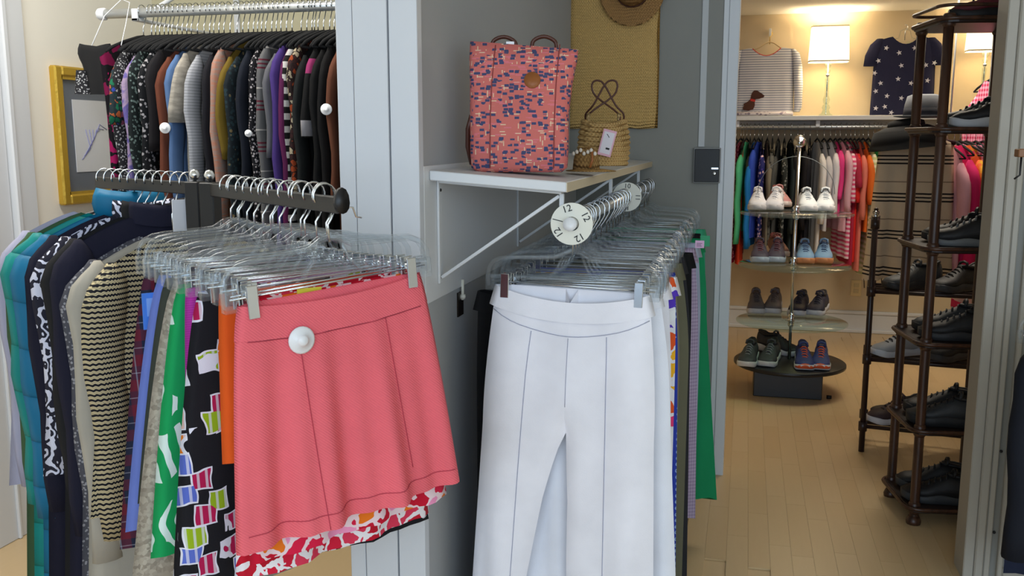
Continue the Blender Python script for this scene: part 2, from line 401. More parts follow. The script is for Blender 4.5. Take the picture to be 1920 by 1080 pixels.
# gilt framed picture on the left wall
a, b = atX(90, 122, XL), atX(108, 385, XL); y0 = (a.y+b.y)/2; W_ = .46; H_ = a.z-b.z
o = thing('framed_picture', 'gilt framed print with grey mat on the cream left wall', 'picture', (XL, y0+W_/2, b.z), pi/2)
fw_ = .036
for nm, bx in (('frame_side', (-W_/2, -W_/2+fw_, 0, H_)), ('frame_side', (W_/2-fw_, W_/2, 0, H_)), ('frame_rail', (-W_/2+fw_, W_/2-fw_, 0, fw_)), ('frame_rail', (-W_/2+fw_, W_/2-fw_, H_-fw_, H_))):
    q = MB().box(bx[0], bx[1], -.030, 0, bx[2], bx[3]); part(nm, q, M['gold'], o, False, .006)
q = MB()
for x0, x1, z0, z1 in ((-W_/2+fw_, -W_/2+fw_+.01, fw_, H_-fw_), (W_/2-fw_-.01, W_/2-fw_, fw_, H_-fw_), (-W_/2+fw_, W_/2-fw_, fw_, fw_+.01), (-W_/2+fw_, W_/2-fw_, H_-fw_-.01, H_-fw_)): q.box(x0, x1, -.02, -.004, z0, z1)
part('inner_fillet', q, simple('bright_gilt', (226, 190, 84), .25, .7), o, False)
mt = part('mat_board', MB().box(-W_/2+fw_, W_/2-fw_, -.008, -.003, fw_, H_-fw_), simple('grey_mat', (118, 126, 140), .8), o, False)
pr = part('print_sheet', MB().box(-W_/2+.10, W_/2-.10, -.0105, -.008, .115, H_-.115), simple('print_paper', (246, 248, 252), .7), o, False)
q = MB()
for i in range(7): q.tube([(-.10+.012*i, -.0115, .16+.012*i), (-.05+.01*i, -.0115, .2+.015*i), (-.07+.02*i, -.0115, .27)], .0016, 4)
part('drawing_lines', q, simple('lilac_ink', (150, 152, 205), .8), pr)
part('glazing', MB().box(-W_/2+fw_, W_/2-fw_, -.016, -.0145, fw_, H_-fw_), M['pane'], o, False)
# ---------------------------------------------------------------- builders for hangers and clothes
def hook_path(r, drop):
    p = [(0, 0, -drop), (0, 0, -drop*.62), (r*.35, 0, -drop*.5), (r*.95, 0, -r*.75)]
    return p + [(r*cos(radians(a)), 0, r*sin(radians(a))) for a in range(-15, 206, 22)]
def proto_clip():
    o = thing('clip_hanger', 'x', 'hanger')
    part('hook', MB().tube(hook_path(.021, .078), .0019, 6), M['chrome'], o)
    q = MB()
    for s in (-1, 1):
        q.tube([(0, 0, -.070), (s*.018, 0, -.073), (s*.04, 0, -.086), (s*.09, 0, -.089), (s*.14, 0, -.091), (s*.163, 0, -.094), (s*.180, 0, -.102), (s*.190, 0, -.117), (s*.193, 0, -.138), (s*.190, 0, -.158)], .0052, 8)
    q.tube([(-.188, 0, -.137), (-.06, 0, -.134), (.06, 0, -.134), (.188, 0, -.137)], .0045, 8)
    for s in (-1, 1): q.tube([(s*.02, 0, -.076), (s*.034, 0, -.11), (s*.055, 0, -.134)], .0034, 6)
    b = part('clear_body', q, M['clear'], o)
    for s in (-1, 1): part('end_cap', MB().box(s*.185-.012, s*.185+.010, -.008, .008, -.168, -.132), M['clear'], b, False, .002)
    part('bar', MB().tube([(-.184, 0, -.147), (.184, 0, -.147)], .002, 6), M['chrome'], o)
    for s in (-1, 1):
        c = part('clip', MB().box(s*.15-.0095, s*.15+.0095, -.0135, -.0095, -.182, -.127), M['chrome'], o, False, .0012)
        part('clip_back', MB().box(s*.15-.0095, s*.15+.0095, .0095, .0135, -.182, -.127), M['chrome'], c, False, .0012)
        part('spring', MB().tube([(s*.15-.007, 0, -.146), (s*.15+.007, 0, -.146)], .0085, 8), M['chrome'], c)
    return o
def proto_velvet(mat, r=.021, low=0):
    o = thing('garment_hanger', 'x', 'hanger')
    part('hook', MB().tube(hook_path(r, .085+low), .0019, 6), M['chrome'], o)
    q = MB()
    for s in (-1, 1):
        q.tube([(0, 0, -.082), (s*.03, 0, -.088), (s*.10, 0, -.108), (s*.16, 0, -.130), (s*.19, 0, -.146)], [.006, .0065, .006, .006, .004], 6, flat=.7)
    q.tube([(-.186, 0, -.146), (0, 0, -.15), (.186, 0, -.146)], .004, 6, flat=.7)
    q.xf(Matrix.Translation((0, 0, -low))); part('shoulder_bar', q, mat, o); return o
CLIP = proto_clip(); VELV = proto_velvet(M['velvet']); WIRE = proto_velvet(M['blackmetal']); LONG = proto_velvet(M['blackmetal'], low=.04)
_used = set(); _lab = set()
def hl(pre, lab, fallback):   # a hanger is told apart by what hangs on it
    w = (pre + lab).replace(' on the alcove rail', '').split()
    s_ = ' '.join(w).rstrip(',')
    if len(w) > 16 or s_ in _lab: return fallback
    _lab.add(s_); return s_
def hanger(kind, loc, rz, label, group, ry=0):
    pr = {'clip': CLIP, 'velvet': VELV, 'wire': WIRE, 'long': LONG}[kind]
    if kind in _used: return copy_tree(pr, loc, rz, label, ry, group)
    _used.add(kind); pr.location = loc; pr.rotation_euler = (0, ry, rz); tag(pr, label, 'hanger', group); return pr

def body_mb(w, top, bot, th, nt=14, ns=16, amp=.006, k=2.5, ph=0, sag=0, closed_top=False, hem=0.0, pin=.5):
    """two cloth sheets joined at the side edges; w(t) half width, top(s) upper outline, th(t) half thickness"""
    q = MB(); rows = []
    for j in range(nt+1):
        t_ = j/nt; ring = []
        for side in (-1, 1):
            for i in range(ns):
                s_ = -1 + 2*i/ns if side == -1 else 1 - 2*i/ns
                e = max(0, 1-abs(s_)**4)**pin
                fold = amp*t_*sin(k*pi*s_+ph) + amp*.5*t_*sin(2.3*k*pi*s_+2*ph)
                d = side*th(t_)*e + fold*e
                if side == -1 and sag: d -= sag*e*max(0, 1-t_*3)*.0
                z0 = top(s_)
                if side == -1 and sag: z0 -= sag*(1-s_*s_)
                z = z0 + (bot - z0)*t_ + hem*t_*sin(3*s_+ph)
                ring.append((s_*w(t_), d, z))
        rows.append(ring)
    return q.loft(rows, (closed_top, False))
def garment_top(name, label, cat, loc, rz, mat, length=.62, sleeve=.5, w0=.19, w1=.2, th=.014, neck=.075, ry=0, group=None,
                collar=None, sleeve_r=.042, sleeve_t=.028, seed=0, drop=.085, slope=.062, lean=0, smat=None, cuff=None, hood=False, puff=0):
    rr = random.Random(seed*13+5); ph = rr.uniform(0, 6)
    o = thing(name, label, cat, loc, rz, group, ry=ry)
    def top(s_):
        a = abs(s_)*w0
        if a < neck: return -drop-.012-.02*(1-(a/neck)**2)*.6
        return -drop - .008 - slope*((a-neck)/(w0-neck))**1.25
    w = lambda t_: (w0 - .012*sin(pi*min(1, t_*2)))*(1-t_) + w1*t_
    thf = lambda t_: th*(.55+.75*min(1, t_*2.5)) * (1 + puff*.35*abs(sin(t_*length*26)))
    b = part('body', body_mb(w, top, -drop-length, thf, amp=.007, k=rr.choice((2, 2.5, 3)), ph=ph), mat, o)
    if sleeve:
        zs = -drop-.008-slope
        for s in (-1, 1):
            rings = []; n = 10; out = w0 - .016
            ks = [(-.016, .15, .35), (-.004, .34, .6), (.012, .62, .85), (.035, .88, 1), (.075, 1, 1.04)]
            ks += [(.075+(sleeve-.075)*q/7, 1 - .30*q/7, 1.04-.2*q/7) for q in range(1, 8)]
            if sleeve < .3: ks = ks[:5] + [(.075+(sleeve-.075)*q/3, 1+.06*q, 1.05+.04*q) for q in range(1, 4)]
            for dz, fx, fy in ks:
                cxx = s*(out + .022*min(1, max(0, dz)/.06) + lean*min(1, max(0, dz)/.16) + .004*sin(dz*20+ph))
                pf = 1 + puff*.16*abs(sin(dz*26))
                wob = .004*sin(dz*23+ph)*min(1, max(0, dz)*6)
                rings.append([(cxx + sleeve_r*fx*pf*cos(2*pi*i/n), wob + sleeve_t*fy*pf*sin(2*pi*i/n), zs - dz) for i in range(n)])
            sl = part('sleeve', MB().loft(rings, (True, True)), smat or mat, o)
            if cuff is not None:
                c_ = rings[-1]; r0 = rings[-2]
                f = lambda ring, g: [((p[0]-s*(out+.022+lean))*g + s*(out+.022+lean), p[1]*g, p[2]) for p in ring]
                part('cuff', MB().loft([f([(p[0], p[1], p[2]+.03) for p in c_], 1.06), f([(p[0], p[1], p[2]-.004) for p in c_], 1.06)], (False, True)), cuff, sl)
    if collar is not None:
        hgt = .05 if not hood else .075; rings = []
        for j in range(5):
            t_ = j/4; g = 1 + (.16 if hood else .05)*sin(pi*t_)
            rings.append([(neck*g*cos(2*pi*i/14), (th+.012)*g*sin(2*pi*i/14), -drop-.02 + hgt*t_ - (.012*(1-cos(2*pi*i/14)**2)) ) for i in range(14)])
        rings += [[(p[0]*.9, p[1]*.8, p[2]-.006) for p in rings[-1]]]
        part('collar', MB().loft(rings, (False, False)), collar, o)
    return o
def garment_skirt(name, label, loc, rz, mat, w0=.165, w1=.215, length=.45, ry=0, th=.012, group=None, seed=0, band=None, sag=.012, z0=-.16, amp=.009, cat='skirt', seams=None, parts_=None):
    rr = random.Random(seed*31+3); ph = rr.uniform(0, 6)
    o = thing(name, label, cat, loc, rz, group, ry=ry)
    w = lambda t_: w0 + (w1-w0)*(t_**.75)
    top = lambda s_: z0
    bw = .055 if band is not None else 0
    part('skirt_panel', body_mb(w, top, z0-length, lambda t_: th*(.45+.9*t_), nt=30 if band is not None else 16, ns=48 if band is not None else 22, amp=amp, k=rr.choice((2.0, 2.6, 3.1)), ph=ph, sag=sag), mat, o)
    if band is not None:
        q = MB(); rows = []
        for j in range(3):
            rows.append([])
            for side in (-1, 1):
                for i in range(22):
                    s_ = -1+2*i/22 if side == -1 else 1-2*i/22
                    t_ = bw*j/2/length; e = max(0, 1-abs(s_)**4)**.5
                    zz = z0 - (sag*(1-s_*s_) if side == -1 else 0); zz = zz + (z0-length-zz)*t_
                    rows[-1].append((s_*(w(t_)+.002), side*(th*(.45+.9*t_)*e+.0022), zz + (.0015 if j == 0 else 0)))
        part('waistband', q.loft(rows, (False, False)), band, o)
    return o
def garment_pants(name, label, loc, rz, mat, w0=.185, hip=.2, crotch=.27, length=.92, hem=.12, gap=.02, ry=0, th=.016, hem_l=None, group=None, seed=0, band=None, sag=.02, z0=-.155, spread=0.0, cat='trousers'):
    rr = random.Random(seed*17+9); ph = rr.uniform(0, 6)
    o = thing(name, label, cat, loc, rz, group, ry=ry)
    q = MB(); nt, ns = 24, 12
    for s in (-1, 1):
        rows = []
        for j in range(nt+1):
            d_ = length*j/nt; a = min(1, d_/crotch); b_ = max(0, (d_-crotch)/(length-crotch))
            outer = w0+(hip-w0)*sin(a*pi/2) if d_ < crotch else hip + (spread*b_)
            inner = 0 if d_ < crotch else (gap*min(1, b_*4) + (hip+spread*b_-2*(hem_l if hem_l and s < 0 else hem)-gap)*b_**(.62 if hem_l and s < 0 else .9))
            if inner < 0: inner = 0
            pinch = 0 if d_ < crotch*.86 else min(1, (d_-crotch*.86)/(crotch*.14))
            ring = []
            for side in (-1, 1):
                for i in range(ns):
                    f = i/ns if side == -1 else 1-i/ns          # 0 inner, 1 outer
                    s_ = inner + (outer-inner)*f
                    eo = max(0, 1-f**5)**.5; ei = 1 - pinch*(1-min(1, (f/.22))**.5)
                    e = eo*ei; thk = th*(.55+.8*min(1, d_/.2))
                    fold = (.0085*min(1, d_/.12)*sin(s_*38+ph) + .0075*b_*sin(s_*74+2*ph+3*b_))*e
                    if d_ < crotch and f < .5: fold *= (.35+.65*f/.5)
                    zt = z0 - (sag*(1-(s_/w0)**2) if side == -1 else 0)
                    z = zt - d_ + (sag*(1-(s_/outer)**2)*min(1, d_/.2) if side == -1 else 0)
                    ring.append((s*s_, side*thk*e + fold, z))
            rows.append(ring)
        q.loft(rows, (False, True))
    link('legs', q.mesh('legs', True, 0, radians(55)), mat, o)
    bm_ = band or mat
    rows = []
    for j in range(3):
        rows.append([])
        for side in (-1, 1):
            for i in range(22):
                s_ = -1+2*i/22 if side == -1 else 1-2*i/22; e = max(0, 1-abs(s_)**5)**.5; d_ = .045*j/2
                zz = z0 - (sag*(1-s_*s_) if side == -1 else 0) - d_ + .001
                rows[-1].append((s_*(w0+.003+.012*j/2), side*(th*(.55+.8*d_/.2)*e+.003), zz))
    part('waistband', MB().loft(rows, (False, False)), bm_, o)
    return o
def sec_tag(loc, rz, label, r=.026):
    o = thing('security_tag', label, 'security tag', loc, rz, 'round white security tags on clothes')
    part('dome', MB().lathe([(0, 0), (r, .001), (r, .004), (r*.86, .0055), (r*.45, .0075), (r*.42, .010), (r*.26, .0125), (0, .013)], 22, (0, 0, 0), 'y'), M['white_plastic'], o)
    part('pin_back', MB().lathe([(0, -.003), (r*.4, -.003), (r*.4, 0), (0, 0)], 14, (0, 0, 0), 'y'), M['white_plastic'], o)
    return o
# ---------------------------------------------------------------- black garment rack on the left
E0 = atD(622, 383, 1.58); ZB = E0.z
PN = atZ(394, 355, ZB); PF = atZ(366, 353, ZB); AN = atan2(PN.y-E0.y, PN.x-E0.x)
AF = radians(154); LF = .43
GF = PF + Vector((cos(AF), sin(AF), 0))*LF
o = thing('garment_rack', 'black two-arm garment rack with chrome ball finials holding jackets and skirts', 'garment rack', (PF.x, PF.y, 0))
def loc_(p): return Vector((p.x-PF.x, p.y-PF.y, p.z))
def beam(a, b, hw, hh):   # rectangular bar from a to b
    d = (b-a); d.z = 0; n = Vector((-d.y, d.x, 0)).normalized()*hw; u = Vector((0, 0, hh))
    return MB().loft([[p+n+u, p-n+u, p-n-u, p+n-u] for p in (a, b)])
dn = Vector((cos(AN), sin(AN), 0)); df = Vector((cos(AF), sin(AF), 0))
arm = part('arm', beam(loc_(E0)-dn*.035, loc_(PN)+dn*.012, .007, .014), M['blackmetal'], o, False, .0015)
e = loc_(E0)-dn*.037
nn = Vector((-dn.y, dn.x, 0))
part('end_stop', MB().loft([[e+dn*k+nn*.013*cos(a)+Vector((0, 0, .004+(.026 if sin(a) > 0 else .018)*sin(a))) for a in [2*pi*i/12 for i in range(12)]] for k in (-.004, .006)]), M['blackmetal'], arm)
part('end_hook', MB().tube([e+Vector((0, 0, -.002)), e-nn*.02+Vector((0, 0, -.004)), e-nn*.026+Vector((0, 0, -.02)), e-nn*.036+Vector((0, 0, -.022))], .0016, 6), M['chrome'], arm)
arm2 = part('arm', beam(loc_(PF)-df*.012, loc_(GF)+df*.02, .007, .014), M['blackmetal'], o, False, .0015)
for P_ in (PF, PN):
    l = loc_(P_); l.z = 0
    part('post', MB().box(l.x-.017, l.x+.017, l.y-.017, l.y+.017, .03, ZB+.015), M['blackmetal'], o, False, .002)
    part('ball_finial', MB().lathe([(.0, 0), (.005, 0), (.004, .004), (.008, .006), (.0115, .014), (.0115, .018), (.008, .026), (0, .029)], 16, (l.x, l.y, ZB+.014)), M['chrome'], o)
l = loc_(PN); part('base', MB().box(-.32, .33, -.22, -.04, -.004, .03).box(l.x-.02, l.x+.02, -.5, .3, -.004, .03), M['blackmetal'], o, False, .004)
RZN = atan2(-cos(AN), sin(AN)) if sin(AN) > 0 else 0
RZN = AN - pi/2
CLG = 'clear clip hangers on the black rack'
CLL = 'clear plastic clip hanger with chrome hook on the black garment rack'
cor = fabric('diagonal', (242, 112, 122), (226, 92, 106))
skirts = [
 ('coral mini skirt with waistband seam, front of the black rack', cor, .172, .225, .415, cor, 'skirt'),
 ('pink, orange and white floral skirt peeking out under the coral skirt', fabric('floral', (240, 215, 220), (220, 30, 70), (235, 120, 30), (240, 150, 190), (200, 20, 50), s=1.0), .148, .205, .455, None, 'skirt'),
 ('red and white large floral skirt, longest hem under the coral skirt', fabric('floral', (240, 235, 238), (196, 24, 48), (210, 30, 60), (180, 18, 40), (224, 60, 90), s=1.15), .148, .205, .50, None, 'skirt'),
 ('orange skirt showing a narrow edge beside the coral skirt', fabric('plain', (226, 92, 28)), .165, .185, .30, None, 'skirt'),
 ('black skirt printed with colourful outlined jugs', fabric('jugs', (24, 24, 30), (225, 225, 238), (180, 24, 80), (232, 126, 24), (90, 110, 200), (150, 180, 30), (180, 24, 80), s=1.0), .176, .265, .54, None, 'skirt'),
 ('magenta skirt between jug print and green palm print skirts', fabric('hstripe', (170, 44, 150), (182, 56, 160), s=240), .182, .205, .36, None, 'skirt'),
 ('bright green skirt with white palm leaf print', fabric('palm', (22, 158, 88), (222, 240, 232)), .178, .265, .50, None, 'skirt'),
 ('taupe sequinned skirt beside the green palm print', fabric('sequin', (186, 176, 160), (142, 132, 118)), .176, .29, .56, None, 'skirt'),
 ('dark olive skirt behind the sequinned skirt', fabric('plain', (62, 66, 58)), .178, .255, .42, None, 'skirt'),
 ('periwinkle blue trousers hung by the waist behind the olive skirt', fabric('plain', (112, 130, 205)), .178, .27, .49, None, 'skirt'),
 ('black skirt with a bright blue price tag', fabric('plain', (24, 24, 28)), .175, .2, .38, None, 'skirt'),
 ('navy and red plaid skirt next to the tweed jacket', fabric('plaid', (34, 40, 62), (104, 30, 48), (150, 150, 165), s=20), .18, .265, .56, None, 'skirt'),
]
skirts[9] = ('periwinkle blue skirt behind the olive skirt',) + skirts[9][1:]
XO = [-.012, 0, 0, -.004, -.012, -.014, -.014, -.012, -.012, -.01, -.008, -.006]
ts = [.0, .03, .068, .105, .145, .188, .23, .27, .312, .352, .40, .45]
rolls = [4.2, 4, 2.5, 2, 1.5, 1, 1, .5, 0, 0, 0, 0]
first_skirt = None
for i, (lab, mt, w0, w1, ln, bd, cat) in enumerate(skirts):
    p = E0 + dn*ts[i]; ry = -radians(rolls[i]); rz = RZN + radians((0, 1, 3, 0, -1, 1, -2, 0, 2, 0, 3, 2)[i])
    p = Vector((p.x + XO[i]*cos(RZN), p.y + XO[i]*sin(RZN), ZB+.014))
    hanger('clip', p - Vector((0, 0, .0)), rz, hl('clear clip hanger holding the ', lab, CLL), CLG, ry)
    s_ = garment_skirt('skirt', lab, p, rz, mt, w0, w1, ln, ry, seed=i, band=bd, group='skirts on the black rack', amp=.009 if i else .015, th=.010 if i else .014, sag=.014 if i == 0 else .006)
    if i == 0: first_skirt = s_
# extra empty-looking hangers between them
for t_ in (.127, .25, .43):
    p = E0 + dn*t_; hanger('clip', Vector((p.x, p.y, ZB+.014)), RZN + radians(R.uniform(-4, 4)), CLL, CLG, -radians(R.uniform(0, 2)))
# seams and tag of the coral skirt
seam = simple('coral_seam', (186, 64, 82), .9)
def sk(x, d):   # a point on the coral skirt's front sheet (local)
    z0 = -.16; ln = .415; t_ = d/ln; w = .172+(.225-.172)*(max(t_, 0)**.75); s_ = x/w; e = max(0, 1-abs(s_)**4)**.5
    rr = random.Random(0*31+3); ph = rr.uniform(0, 6); k = rr.choice((2.0, 2.6, 3.1))
    y = -.014*(.45+.9*t_)*e + (.015*t_*sin(k*pi*s_+ph)+.0075*t_*sin(2.3*k*pi*s_+2*ph))*e
    zt = z0 - .014*(1-s_*s_); return (x, y-.0011, zt+(z0-ln-zt)*t_)
for nm, pts in (('hem_seam', [(-.205+.41*i/40, .385) for i in range(41)]), ('front_seam', [(-.078+.012*(i/30), .058+.355*i/30) for i in range(31)]), ('side_seam', [(.09+.03*(i/24), .058+.30*i/24) for i in range(25)]), ('waist_seam', [(-.165+.33*i/30, .057) for i in range(31)]), ('centre_seam', [(.03, .004+.05*i/5) for i in range(6)])):
    part(nm, MB().tube([sk(*q) for q in pts], .0008, 4), seam, first_skirt)
m = Matrix.Translation(Vector((E0.x+XO[0]*cos(RZN), E0.y+XO[0]*sin(RZN), ZB+.014))) @ Matrix.Rotation(RZN, 4, 'Z') @ Matrix.Rotation(-radians(4.2), 4, 'Y')
p = m @ (Vector(sk(-.076, .062)) + Vector((0, -.003, 0)))
sec_tag(p, RZN, 'round white security tag pinned to the coral skirt', .0235)
# blue and yellow price tags
p = E0 + dn*.392; o = thing('price_tag', 'bright blue price tag on the black skirt', 'tag', (p.x, p.y, ZB-.15), RZN)
part('card', MB().box(-.218, -.190, -.026, -.0245, -.10, -.03), simple('tag_blue', (70, 130, 225), .5), o, False)
part('print_strip', MB().box(-.210, -.198, -.0268, -.026, -.075, -.04), simple('tag_blue_light', (130, 170, 235), .5), o, False)
p = E0 + dn*.012; o = thing('price_tag', 'yellow price tag lying behind the coral waistband', 'tag', (p.x, p.y, ZB-.13), RZN)
part('card', MB().box(-.06, -.015, .006, .0075, -.055, -.012), simple('tag_yellow', (214, 210, 60), .6), o, False)

# jackets on the far arm, nearest first
JR = radians(62)
tan_c = fabric('rows', (206, 190, 150), (30, 30, 36), (150, 138, 110), s=1.0)
jackets = [
 ('knit_jacket', 'cream and black tweed knit jacket beside the plaid skirt', tan_c, .60, .59, .03, None, 0, 0),
 ('blazer', 'pale taupe blazer behind the tweed knit jacket', fabric('plain', (168, 162, 150)), .90, .66, .028, None, 0, 0),
 ('knit_jacket', 'grey speckled jacket edge behind the taupe blazer', fabric('speckle', (74, 74, 82), (140, 140, 146), s=1.4), .86, .64, .02, None, 0, 0),
 ('blazer', 'dark navy blazer behind the taupe blazer', fabric('plain', (26, 26, 44)), .9, .66, .03, 1, 0, 0),
 ('blazer', 'black blazer in front of the black and white scroll print jacket', fabric('plain', (28, 28, 30)), .92, .66, .03, 1, 0, 0),
 ('print_jacket', 'black and white scroll print jacket', fabric('swirl', (34, 34, 48), (206, 208, 226), s=1.1), .60, .52, .026, 1, 0, 0),
 ('blazer', 'blackish navy coat between scroll print and blue puffer', fabric('plain', (22, 22, 40)), 1.05, .64, .028, None, 0, 0),
 ('puffer_jacket', 'peacock blue quilted puffer jacket with stand collar', fabric('quilt', (16, 104, 142)), 1.1, .66, .036, 1, 1, 1),
 ('puffer_jacket', 'sea green quilted puffer jacket behind the blue puffer', fabric('quilt', (10, 128, 124)), 1.05, .64, .036, None, 0, 1),
 ('blazer', 'olive green jacket at the far left of the black rack', fabric('plain', (58, 84, 56)), 1.0, .62, .03, None, 0, 0),
 ('blazer', 'pale lavender grey jacket, last on the black rack', fabric('plain', (160, 160, 182)), .68, .62, .03, None, 0, 0),
]
for i, (nm, lab, mt, ln, sl, st, col, hood, puff) in enumerate(jackets):
    p = PF + df*(.028 + .038*i); p = Vector((p.x, p.y, ZB+.014)); rz = JR - radians(1.6*i + (0, 3, -2, 2, -3, 1, 3, -1, 2, -2, 0)[i])
    hanger('long' if i < 3 else 'wire', p, rz, hl('chrome hook hanger inside the ', lab, 'chrome hook hanger holding a jacket on the black rack'), 'jacket hangers on the black rack')
    garment_top(nm, lab, 'jacket', p, rz, mt, ln, sl, w0=.205, w1=.27, th=.012 + .004*puff, seed=i, group='jackets on the black rack', collar=mt if col else None,
                sleeve_r=.05+.008*puff, sleeve_t=st*.8, hood=bool(hood), puff=puff, drop=.075 + (.04 if i < 3 else 0), slope=.058, neck=.075)
# blank white card tag near the post
p = PF + df*.022; o = thing('price_tag', 'white card tag hanging beside the rack post', 'tag', (p.x, p.y, ZB-.02), JR)
part('card', MB().box(-.045, -.008, -.001, .001, -.075, -.005), simple('tag_white', (226, 226, 230), .6), o, False)

# ---------------------------------------------------------------- closet rail in the alcove
CY, CZ = 2.85, 1.775
xl = atY(190, 24, CY).x
o = thing('closet_rail', 'white closet rail with rounded end cap in the alcove', 'rail', (xl, CY, CZ))
part('tube', MB().tube([(.012, 0, 0), (XP0-xl+.01, 0, 0)], .016, 14), simple('satin_metal', (206, 208, 206), .3, .6), o)
part('end_cap', MB().lathe([(0, -.016), (.014, -.014), (.02, -.006), (.021, .014), (.017, .018), (0, .018)], 16, (0, 0, 0), 'x'), M['white_plastic'], o)
for x_ in (.14, .95):
    b = part('bracket', MB().box(x_-.012, x_+.012, -.018, .65, -.028, -.018).box(x_-.012, x_+.012, -.018, -.010, -.028, .012).box(x_-.012, x_+.012, .640, .65, -.03, .3), M['white'], o, False, .002)
    part('brace', MB().tube([(x_, .0, -.022), (x_, .64, .28)], .008, 6), M['white'], b)
G_ = 'clothes on the alcove rail'
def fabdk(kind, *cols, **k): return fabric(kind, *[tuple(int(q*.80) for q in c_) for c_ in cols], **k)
closet = [ # u of the near sleeve, name, label, material, sleeve, length
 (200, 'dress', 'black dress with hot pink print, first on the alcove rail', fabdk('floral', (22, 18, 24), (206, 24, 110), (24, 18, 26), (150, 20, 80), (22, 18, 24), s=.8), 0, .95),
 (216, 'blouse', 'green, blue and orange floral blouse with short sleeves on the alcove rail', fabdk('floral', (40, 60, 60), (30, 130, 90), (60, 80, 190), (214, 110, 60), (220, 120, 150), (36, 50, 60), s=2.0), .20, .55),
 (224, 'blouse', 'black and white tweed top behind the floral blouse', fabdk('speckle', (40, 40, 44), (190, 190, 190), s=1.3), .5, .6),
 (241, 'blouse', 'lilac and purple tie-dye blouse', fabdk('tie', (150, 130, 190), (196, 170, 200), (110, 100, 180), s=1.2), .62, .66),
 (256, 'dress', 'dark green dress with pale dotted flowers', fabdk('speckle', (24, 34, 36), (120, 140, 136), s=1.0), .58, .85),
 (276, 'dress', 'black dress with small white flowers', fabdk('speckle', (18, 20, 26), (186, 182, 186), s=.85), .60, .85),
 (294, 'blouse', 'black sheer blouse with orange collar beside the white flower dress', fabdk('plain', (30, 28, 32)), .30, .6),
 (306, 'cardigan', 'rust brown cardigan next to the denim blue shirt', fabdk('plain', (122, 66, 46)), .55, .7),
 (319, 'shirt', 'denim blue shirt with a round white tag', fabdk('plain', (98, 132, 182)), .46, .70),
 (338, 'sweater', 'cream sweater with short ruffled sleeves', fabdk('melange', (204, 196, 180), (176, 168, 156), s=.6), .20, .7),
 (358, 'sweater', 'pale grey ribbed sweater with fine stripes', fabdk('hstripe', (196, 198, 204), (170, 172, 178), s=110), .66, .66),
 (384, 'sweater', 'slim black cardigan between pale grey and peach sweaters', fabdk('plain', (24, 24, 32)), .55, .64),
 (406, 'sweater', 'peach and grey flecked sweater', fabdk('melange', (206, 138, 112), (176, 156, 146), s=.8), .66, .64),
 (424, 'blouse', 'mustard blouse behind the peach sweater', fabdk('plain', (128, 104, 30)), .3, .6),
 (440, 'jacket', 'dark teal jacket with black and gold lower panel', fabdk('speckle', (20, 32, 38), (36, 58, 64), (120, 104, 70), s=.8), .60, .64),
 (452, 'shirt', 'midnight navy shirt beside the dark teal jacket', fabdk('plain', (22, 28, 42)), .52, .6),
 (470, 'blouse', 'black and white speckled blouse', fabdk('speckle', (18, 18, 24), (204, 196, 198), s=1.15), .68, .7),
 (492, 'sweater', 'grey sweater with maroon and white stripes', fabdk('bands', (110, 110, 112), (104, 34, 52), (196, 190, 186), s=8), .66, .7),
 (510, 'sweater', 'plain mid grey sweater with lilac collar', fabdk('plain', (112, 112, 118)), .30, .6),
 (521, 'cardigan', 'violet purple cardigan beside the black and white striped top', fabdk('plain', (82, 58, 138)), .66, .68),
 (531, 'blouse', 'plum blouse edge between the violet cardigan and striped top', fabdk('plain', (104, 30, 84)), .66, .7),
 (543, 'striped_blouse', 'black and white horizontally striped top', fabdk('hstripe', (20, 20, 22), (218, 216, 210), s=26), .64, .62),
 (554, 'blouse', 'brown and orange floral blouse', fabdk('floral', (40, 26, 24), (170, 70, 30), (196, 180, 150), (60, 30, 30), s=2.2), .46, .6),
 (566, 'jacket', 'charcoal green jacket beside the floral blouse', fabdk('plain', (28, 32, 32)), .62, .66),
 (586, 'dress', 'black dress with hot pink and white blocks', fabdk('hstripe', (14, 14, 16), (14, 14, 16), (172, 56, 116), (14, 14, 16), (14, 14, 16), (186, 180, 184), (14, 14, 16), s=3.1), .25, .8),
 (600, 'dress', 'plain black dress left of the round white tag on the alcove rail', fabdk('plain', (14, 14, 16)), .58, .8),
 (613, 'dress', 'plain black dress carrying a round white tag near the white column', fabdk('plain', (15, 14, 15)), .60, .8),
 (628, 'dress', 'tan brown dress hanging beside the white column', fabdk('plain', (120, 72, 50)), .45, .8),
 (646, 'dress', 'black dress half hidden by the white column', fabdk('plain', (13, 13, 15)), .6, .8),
]
for i, (u, nm, lab, mt, sl, ln) in enumerate(closet):
    x_ = atY(u, 200, CY-.215).x; dr = .085
    p = (x_, CY, CZ+.004); rz = pi/2 + radians(R.uniform(-3, 3))
    hanger('velvet', p, rz, hl('black velvet hanger under the ', lab, 'black velvet hanger with chrome hook on the alcove rail'), 'velvet hangers on the alcove rail')
    garment_top(nm, lab, 'dress' if nm == 'dress' else 'top', p, rz, mt, ln, sl, w0=R.uniform(.184, .190) if sl else .222, w1=.19, th=.007, seed=40+i, group=G_,
                sleeve_r=R.uniform(.044, .05), sleeve_t=.0135, drop=.088, slope=R.uniform(.06, .095), neck=.06, lean=R.uniform(.005, .015) if sl > .3 else .018)
for u in (232, 249, 266, 285, 330, 348, 370, 395, 416, 432, 461, 481, 536, 575, 593):
    x_ = atY(u, 200, CY-.215).x
    hanger('velvet', (x_, CY, CZ+.004), pi/2 + radians(R.uniform(-3, 3)), 'black velvet hanger with chrome hook on the alcove rail', 'velvet hangers on the alcove rail')
